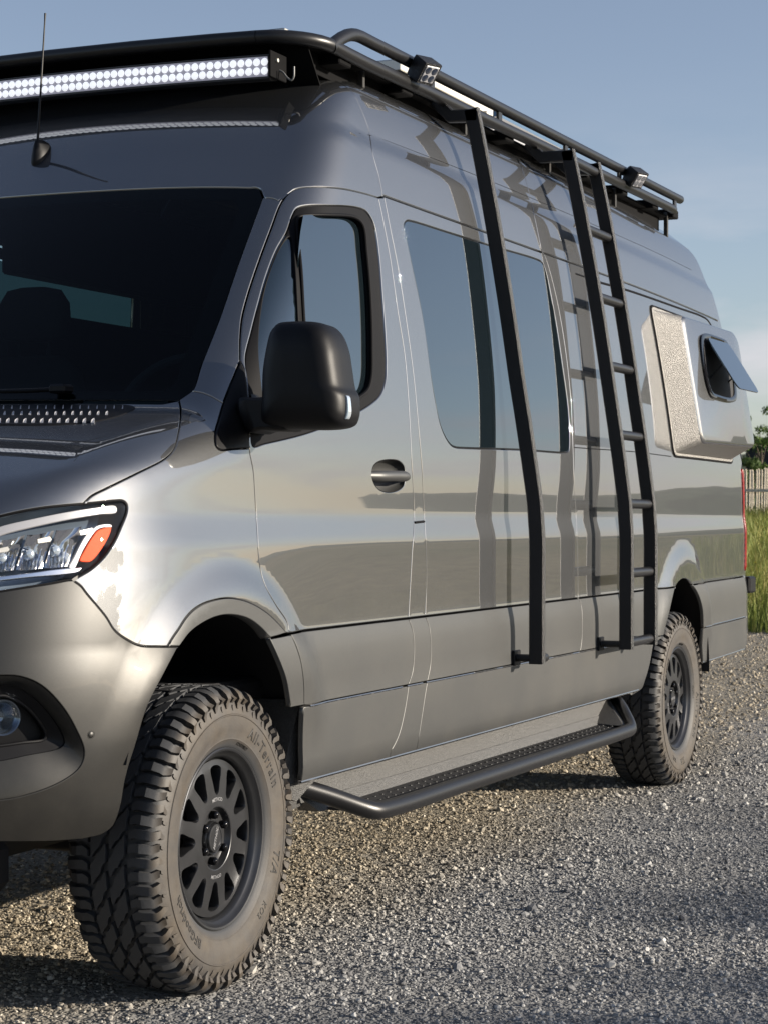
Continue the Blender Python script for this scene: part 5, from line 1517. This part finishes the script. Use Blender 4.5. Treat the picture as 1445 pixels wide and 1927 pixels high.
def scatter(n, x0, x1, y0, y1):
    return np.stack([RNG.uniform(x0, x1, n), RNG.uniform(y0, y1, n)], 1)
P = []
for dens, d0, d1 in ((5200, 0, 6.2), (3400, 6.2, 8.2), (1400, 8.2, 12.0), (500, 12.0, 21.5)):
    q = scatter(int(dens * (21.5 * 12)), -4.5, 17.0, -6.0, 6.0)
    rel = q - CAM[:2]; dep = rel @ VD[:2]; lat = rel @ RD[:2]
    keep = (dep > max(d0, 3.9)) & (dep <= d1) & (np.abs(lat) < dep * .215 + .7)
    a_ = np.arctan2(q[:, 1] - LOTC[1], q[:, 0] - LOTC[0]); keep &= np.hypot(q[:, 0] - LOTC[0], q[:, 1] - LOTC[1]) < lot_r(a_) + .1
    patch = .5 + .25 * np.sin(q[:, 0] * 1.9 + 1.3 * np.sin(q[:, 1] * 1.1)) + .25 * np.sin(q[:, 1] * 2.7 + 1.1 * np.sin(q[:, 0] * .8) + 2.0)
    keep &= RNG.uniform(0, 1, len(q)) < .45 + .7 * patch
    P.append(q[keep])
sizes = [np.clip(np.exp(RNG.normal(math.log(s_), .42, len(q))), .0022, .021) for q, s_ in zip(P, (.0042, .0047, .0062, .0088))]
P2 = np.vstack(P); S2 = np.concatenate(sizes)
keep = ~((np.abs(P2[:, 0]) < .17) & (np.abs(P2[:, 1] + WY) < .13)) & ~((np.abs(P2[:, 0] - 4.325) < .17) & (np.abs(P2[:, 1] + WY) < .13))
P2, S2 = P2[keep], S2[keep]
nst = len(P2)
pm = bpy.data.meshes.new('gravel_stones')
pm.from_pydata(np.column_stack([P2, S2 * RNG.uniform(-.15, .35, nst)]).tolist(), [], [])
at_ = pm.attributes.new('size', 'FLOAT', 'POINT'); at_.data.foreach_set('value', S2.astype(np.float32))
at_ = pm.attributes.new('spin', 'FLOAT_VECTOR', 'POINT'); at_.data.foreach_set('vector', np.column_stack([RNG.uniform(-.6, .6, nst), RNG.uniform(-.6, .6, nst), RNG.uniform(0, 6.28, nst)]).astype(np.float32).ravel())
at_ = pm.attributes.new('pick', 'INT', 'POINT'); at_.data.foreach_set('value', RNG.integers(0, 6, nst).astype(np.int32))
po = link('gravel_stones', pm); tag(po, 'loose grey and tan gravel stones covering the lot', 'gravel', kind='stuff')
ng = bpy.data.node_groups.new('stones', 'GeometryNodeTree')
ng.interface.new_socket('Geometry', in_out='INPUT', socket_type='NodeSocketGeometry'); ng.interface.new_socket('Geometry', in_out='OUTPUT', socket_type='NodeSocketGeometry')
gi, go = ng.nodes.new('NodeGroupInput'), ng.nodes.new('NodeGroupOutput')
iop = ng.nodes.new('GeometryNodeInstanceOnPoints'); iop.inputs['Pick Instance'].default_value = True
g2i = ng.nodes.new('GeometryNodeJoinGeometry')
def named(nm, ty):
    n_ = ng.nodes.new('GeometryNodeInputNamedAttribute'); n_.data_type = ty; n_.inputs['Name'].default_value = nm; return n_.outputs['Attribute']
for k in range(6):
    so = bpy.data.objects.new('stone_shape', stone_shape(100 + k))
    oi = ng.nodes.new('GeometryNodeObjectInfo'); oi.inputs['Object'].default_value = so; oi.inputs['As Instance'].default_value = True
    ng.links.new(oi.outputs['Geometry'], g2i.inputs[0])
ng.links.new(gi.outputs[0], iop.inputs['Points']); ng.links.new(g2i.outputs[0], iop.inputs['Instance'])
ng.links.new(named('pick', 'INT'), iop.inputs['Instance Index']); ng.links.new(named('spin', 'FLOAT_VECTOR'), iop.inputs['Rotation']); ng.links.new(named('size', 'FLOAT'), iop.inputs['Scale'])
ng.links.new(iop.outputs[0], go.inputs[0])
po.modifiers.new('stones', 'NODES').node_group = ng

# verge: tall grass behind the lot
def leaf_mat(name, stops, trans=.25):
    m, nt, b = mat_base(name)
    n_ = noise(nt, 1.3, 4, .7); r_ = ramp(nt, n_.outputs['Fac'], stops); nt.links.new(r_.outputs['Color'], b.inputs['Base Color']); setp(b, rough=.6, spec=.25)
    b.inputs['Subsurface Weight'].default_value = 0.0
    tr_ = N_(nt, 'ShaderNodeBsdfTranslucent'); nt.links.new(r_.outputs['Color'], tr_.inputs['Color']); mx = N_(nt, 'ShaderNodeMixShader'); mx.inputs[0].default_value = trans
    out = nt.nodes['Material Output']; nt.links.new(b.outputs[0], mx.inputs[1]); nt.links.new(tr_.outputs[0], mx.inputs[2]); nt.links.new(mx.outputs[0], out.inputs['Surface'])
    return m
GRASS = leaf_mat('verge_grass', [(.3, (.10, .16, .03)), (.5, (.20, .23, .05)), (.62, (.32, .28, .09)), (.75, (.42, .34, .15))])
def blades(n, x0, x1, y0, y1, h0, h1, wd):
    q = scatter(n, x0, x1, y0, y1); z = gh(q[:, 0], q[:, 1]); hgt = RNG.uniform(h0, h1, n) * (.7 + .5 * sstep(x0, x0 + 1.5, q[:, 0]))
    a = RNG.uniform(0, 6.28, n); lean = RNG.uniform(.05, .5, n) * hgt; la = RNG.uniform(0, 6.28, n)
    w_ = wd * RNG.uniform(.6, 1.4, n); dx, dy = np.cos(a) * w_, np.sin(a) * w_
    lx, ly = np.cos(la) * lean, np.sin(la) * lean
    v = np.zeros((n, 5, 3))
    v[:, 0] = np.stack([q[:, 0] - dx, q[:, 1] - dy, z - .02], 1); v[:, 1] = np.stack([q[:, 0] + dx, q[:, 1] + dy, z - .02], 1)
    v[:, 2] = np.stack([q[:, 0] - dx * .7 + lx * .35, q[:, 1] - dy * .7 + ly * .35, z + hgt * .6], 1); v[:, 3] = np.stack([q[:, 0] + dx * .7 + lx * .35, q[:, 1] + dy * .7 + ly * .35, z + hgt * .6], 1)
    v[:, 4] = np.stack([q[:, 0] + lx, q[:, 1] + ly, z + hgt], 1)
    i0 = np.arange(n) * 5
    f = np.concatenate([np.stack([i0, i0 + 1, i0 + 3], 1), np.stack([i0, i0 + 3, i0 + 2], 1), np.stack([i0 + 2, i0 + 3, i0 + 4], 1)])
    return v.reshape(-1, 3), f
V1, F1 = blades(26000, 16.0, 24.0, -5.0, 8.0, .22, .55, .007); V2_, F2_ = blades(30000, 24.0, 47.0, -4.0, 16.0, .22, .50, .014)
me = bpy.data.meshes.new('verge_grass')
me.from_pydata(np.vstack([V1, V2_]).tolist(), [], np.vstack([F1, F2_ + len(V1)]).tolist())
me.polygons.foreach_set('use_smooth', np.ones(len(me.polygons), bool))
tag(link('verge_grass', me, GRASS), 'tall green and straw coloured grass on the verge behind the lot', 'grass', kind='stuff')
FLOWER = simple('yellow_petals', (.62, .50, .05), .6)
q = scatter(2600, 18.0, 40.0, -2.0, 12.0); z = gh(q[:, 0], q[:, 1]) + RNG.uniform(.25, .5, len(q)); fb = MB()
vv = np.array([(0, 0, 1), (1, 0, 0), (-.5, .87, 0), (-.5, -.87, 0)]) * .016
fv = (np.column_stack([q, z])[:, None, :] + vv[None] * RNG.uniform(.6, 1.5, (len(q), 1, 1))).reshape(-1, 3); i0 = np.arange(len(q)) * 4
me = bpy.data.meshes.new('wild_flowers'); me.from_pydata(fv.tolist(), [], np.concatenate([np.stack([i0, i0 + 1, i0 + 2], 1), np.stack([i0, i0 + 2, i0 + 3], 1), np.stack([i0, i0 + 3, i0 + 1], 1)]).tolist())
tag(link('wild_flowers', me, FLOWER), 'scattered small yellow flowers in the tall verge grass', 'flowers', kind='stuff')

# picket fence on the bank
WOOD = simple('weathered_wood', (.56, .49, .39), .8, var=.3, vscale=14, bmp=(60, .4, .004))
F0 = np.array([41.0, 2.0]); fd = np.array([.62, .785]); fd /= np.linalg.norm(fd)
fence = empty('picket_fence', (float(F0[0]), float(F0[1]), float(gh(*F0)))); tag(fence, 'weathered wooden picket fence standing in the tall grass behind the van', 'fence')
fl0 = fence.location.copy()
pk = MB().hull([(sx * .022, sy * .011, z) for z in (-.12, 1.38) for sx in (-1, 1) for sy in (-1, 1)] + [(0, sy * .011, 1.42) for sy in (-1, 1)])
yawf = math.atan2(fd[1], fd[0]); first = None
for i in range(120):
    s_ = i * .098; p = F0 + fd * s_; zz = float(gh(*p))
    if first is None:
        first = pk.build('picket', WOOD, fence, 0); o = first
    else:
        o = first.copy(); COL.objects.link(o)
    o.location = Vector((p[0], p[1], zz + random.uniform(-.03, .03))) - fl0; o.rotation_euler = (random.uniform(-.02, .02), random.uniform(-.02, .02), yawf + random.uniform(-.06, .06))
fn_ = np.array([-fd[1], fd[0]])
for zr in (.30, .88):
    e = F0 + fd * 11.8; z0, z1 = float(gh(*F0)) + zr, float(gh(*e)) + zr
    MB().bar([np.array([*(F0 + fn_ * .03), z0]) - np.array(fl0), np.array([*(e + fn_ * .03), z1]) - np.array(fl0)], (0, 0, 1), .075, .03, .003).build('fence_rail', WOOD, fence, 0)
for s_ in np.arange(0, 11.9, 2.35):
    p = F0 + fd * s_ + fn_ * .09; zz = float(gh(*p))
    MB().bbox(np.array([p[0] - .045, p[1] - .045, zz - .3]) - np.array(fl0), np.array([p[0] + .045, p[1] + .045, zz + 1.25]) - np.array(fl0), .006).build('fence_post', WOOD, fence, 0)

# dark barn behind the fence
BARN = simple('dark_stained_boards', (.018, .024, .026), .75, var=.3, vscale=3); BROOF = simple('barn_roof', (.014, .018, .022), .6, var=.3, vscale=4)
barn = empty('barn', (78, 9, 0)); tag(barn, 'dark stained barn with a low pitched roof beyond the picket fence', 'barn')
bz = float(gh(78, 9)); x0, x1, y0, y1, eh = -4, 5, -9.0, 6.5, 2.95
MB().add([(x0, y0, 0), (x1, y0, 0), (x1, y1, 0), (x0, y1, 0), (x0, y0, eh), (x1, y0, eh), (x1, y1, eh), (x0, y1, eh), (x0, (y0 + y1) / 2, eh + 1.2), (x1, (y0 + y1) / 2, eh + 1.2)],
         [(0, 3, 7, 8, 4), (1, 5, 9, 6, 2), (0, 4, 5, 1), (3, 2, 6, 7), (0, 1, 2, 3)]).build('wall', BARN, barn, 0).location = (0, 0, bz)
yc_ = (y0 + y1) / 2
for s_, ye in ((-1, y0 - .3), (1, y1 + .3)):
    ze = eh - .3 * 1.2 / (yc_ - y0)
    r_ = MB().hull([(x, y, z + dz) for x in (x0 - .35, x1 + .35) for (y, z) in ((ye, ze), (yc_, eh + 1.2)) for dz in (.03, .12)]).build('roof_slope', BROOF, barn, 0); r_.location = (0, 0, bz)
for k in range(40):
    y = y0 + .2 + k * (y1 - y0 - .4) / 39
    bb = MB().box((x0 - .03, y - .02, 0), (x0 - .002, y + .02, eh + 1.2 * (1 - abs(y - yc_) / (yc_ - y0)) - .05)).build('batten', BARN, barn, 0); bb.location = (0, 0, bz)

# trees
LEAFA = leaf_mat('sapling_leaves', [(.3, (.045, .085, .02)), (.55, (.085, .14, .035)), (.75, (.14, .18, .05))])
LEAFB = leaf_mat('tree_leaves', [(.3, (.03, .06, .015)), (.55, (.06, .10, .025)), (.75, (.09, .13, .035))])
BARK = simple('bark', (.12, .095, .07), .9, var=.35, vscale=8, bmp=(18, .8, .02))
def make_tree(name, loc, height, spread, nclump, nleaf, leaf, mat, trunk_r, seed, low=.3, droop=0.0):
    rg = np.random.default_rng(seed); t = empty(name, loc)
    tb = MB(); top = height * .8
    pth = crom([(0, 0, -.2), (.02 * height * rg.uniform(-1, 1), .02 * height * rg.uniform(-1, 1), top * .35), (.05 * height * rg.uniform(-1, 1), .05 * height * rg.uniform(-1, 1), top * .7), (.06 * height * rg.uniform(-1, 1), .06 * height * rg.uniform(-1, 1), top)], height * .05)
    tb.tube(pth, np.linspace(trunk_r, trunk_r * .25, len(pth)), 10)
    cl_ = []
    for k in range(nclump):
        z = height * (low + (1 - low) * rg.beta(1.4, 1.5)); f = math.sin(math.pi * min(1, max(.12, (z / height - low * .6) / (1.08 - low * .6)))) ** .7
        a = rg.uniform(0, 6.28); r_ = spread * f * math.sqrt(rg.uniform(.05, 1))
        cl_.append((r_ * math.cos(a), r_ * math.sin(a), z))
    for k in range(0, nclump, 3):
        c_ = np.array(cl_[k]); i_ = min(len(pth) - 2, int(len(pth) * min(.9, c_[2] / height * .75))); p0 = pth[i_]
        tb.tube(crom([p0, p0 + (c_ - p0) * .5 + (0, 0, .03 * height), c_], height * .08), np.linspace(trunk_r * .35, trunk_r * .06, len(crom([p0, p0 + (c_ - p0) * .5 + (0, 0, .03 * height), c_], height * .08))), 6)
    tb.build('trunk', BARK, t, 60)
    cl_ = np.array(cl_); per = nleaf // nclump; c_ = np.repeat(cl_, per, 0); n = len(c_)
    cr = spread * rg.uniform(.14, .30, nclump).repeat(per)
    d = rg.normal(0, 1, (n, 3)); d /= np.linalg.norm(d, axis=1, keepdims=True)
    p = c_ + d * (cr * rg.uniform(.2, 1, n) ** .6)[:, None] * np.array([1, 1, .75])
    u = rg.normal(0, 1, (n, 3)); u /= np.linalg.norm(u, axis=1, keepdims=True); w_ = np.cross(u, d); w_ /= np.linalg.norm(w_, axis=1, keepdims=True)
    s_ = leaf * rg.uniform(.6, 1.4, n)[:, None]
    v = np.stack([p - u * s_, p + w_ * s_ * .45, p + u * s_, p - w_ * s_ * .45], 1).reshape(-1, 3); i0 = np.arange(n) * 4
    me = bpy.data.meshes.new('crown'); me.from_pydata(v.tolist(), [], np.stack([i0, i0 + 1, i0 + 2, i0 + 3], 1).tolist())
    link('crown', me, mat, t)
    return t
t1 = make_tree('sapling', tuple(at([(1428, 880)], x=60.)[0][:2]) + (1.0,), 3.6, .85, 22, 1500, .07, LEAFA, .05, 5, .35); tag(t1, 'thin young tree with sparse leaves in front of the dark barn', 'tree')
t2 = make_tree('bush', tuple(at([(1408, 900)], x=52.)[0][:2]) + (1.0,), 1.75, .75, 26, 3500, .05, LEAFB, .03, 9, .05); tag(t2, 'rounded green bush behind the picket fence, beside the barn', 'bush')
t3 = make_tree('shade_tree', (14.0, -37.2, 0), 9.0, 4.6, 110, 26000, .17, LEAFB, .28, 21, .22); tag(t3, 'added broad tree out of view, placed to shade the gravel', 'tree')  # added unseen tree, set towards the sun to shade the gravel
# hills all round
na = 240; a = np.arange(na) / na * 2 * np.pi
hh = 15 + 9 * np.sin(a * 3 + .6) + 6 * np.sin(a * 7 + 2.1) + 4 * np.sin(a * 13 + .4) + 2.2 * np.sin(a * 29 + 1.) + RNG.uniform(-.7, .7, na)
hh = np.maximum(hh, 4)
rows = [(520, 0), (560, .45), (610, .85), (660, 1.0), (760, .6), (900, -.05)]
V = [np.stack([r_ * np.cos(a), r_ * np.sin(a), hh * k_ - 1 * (k_ <= 0)], 1) for r_, k_ in rows]
hm = simple('hill_scrub', (.060, .075, .040), .95, var=.5, vscale=.03)
tag(MB().loft(V).build('hills', hm, None, 80), kind='structure')
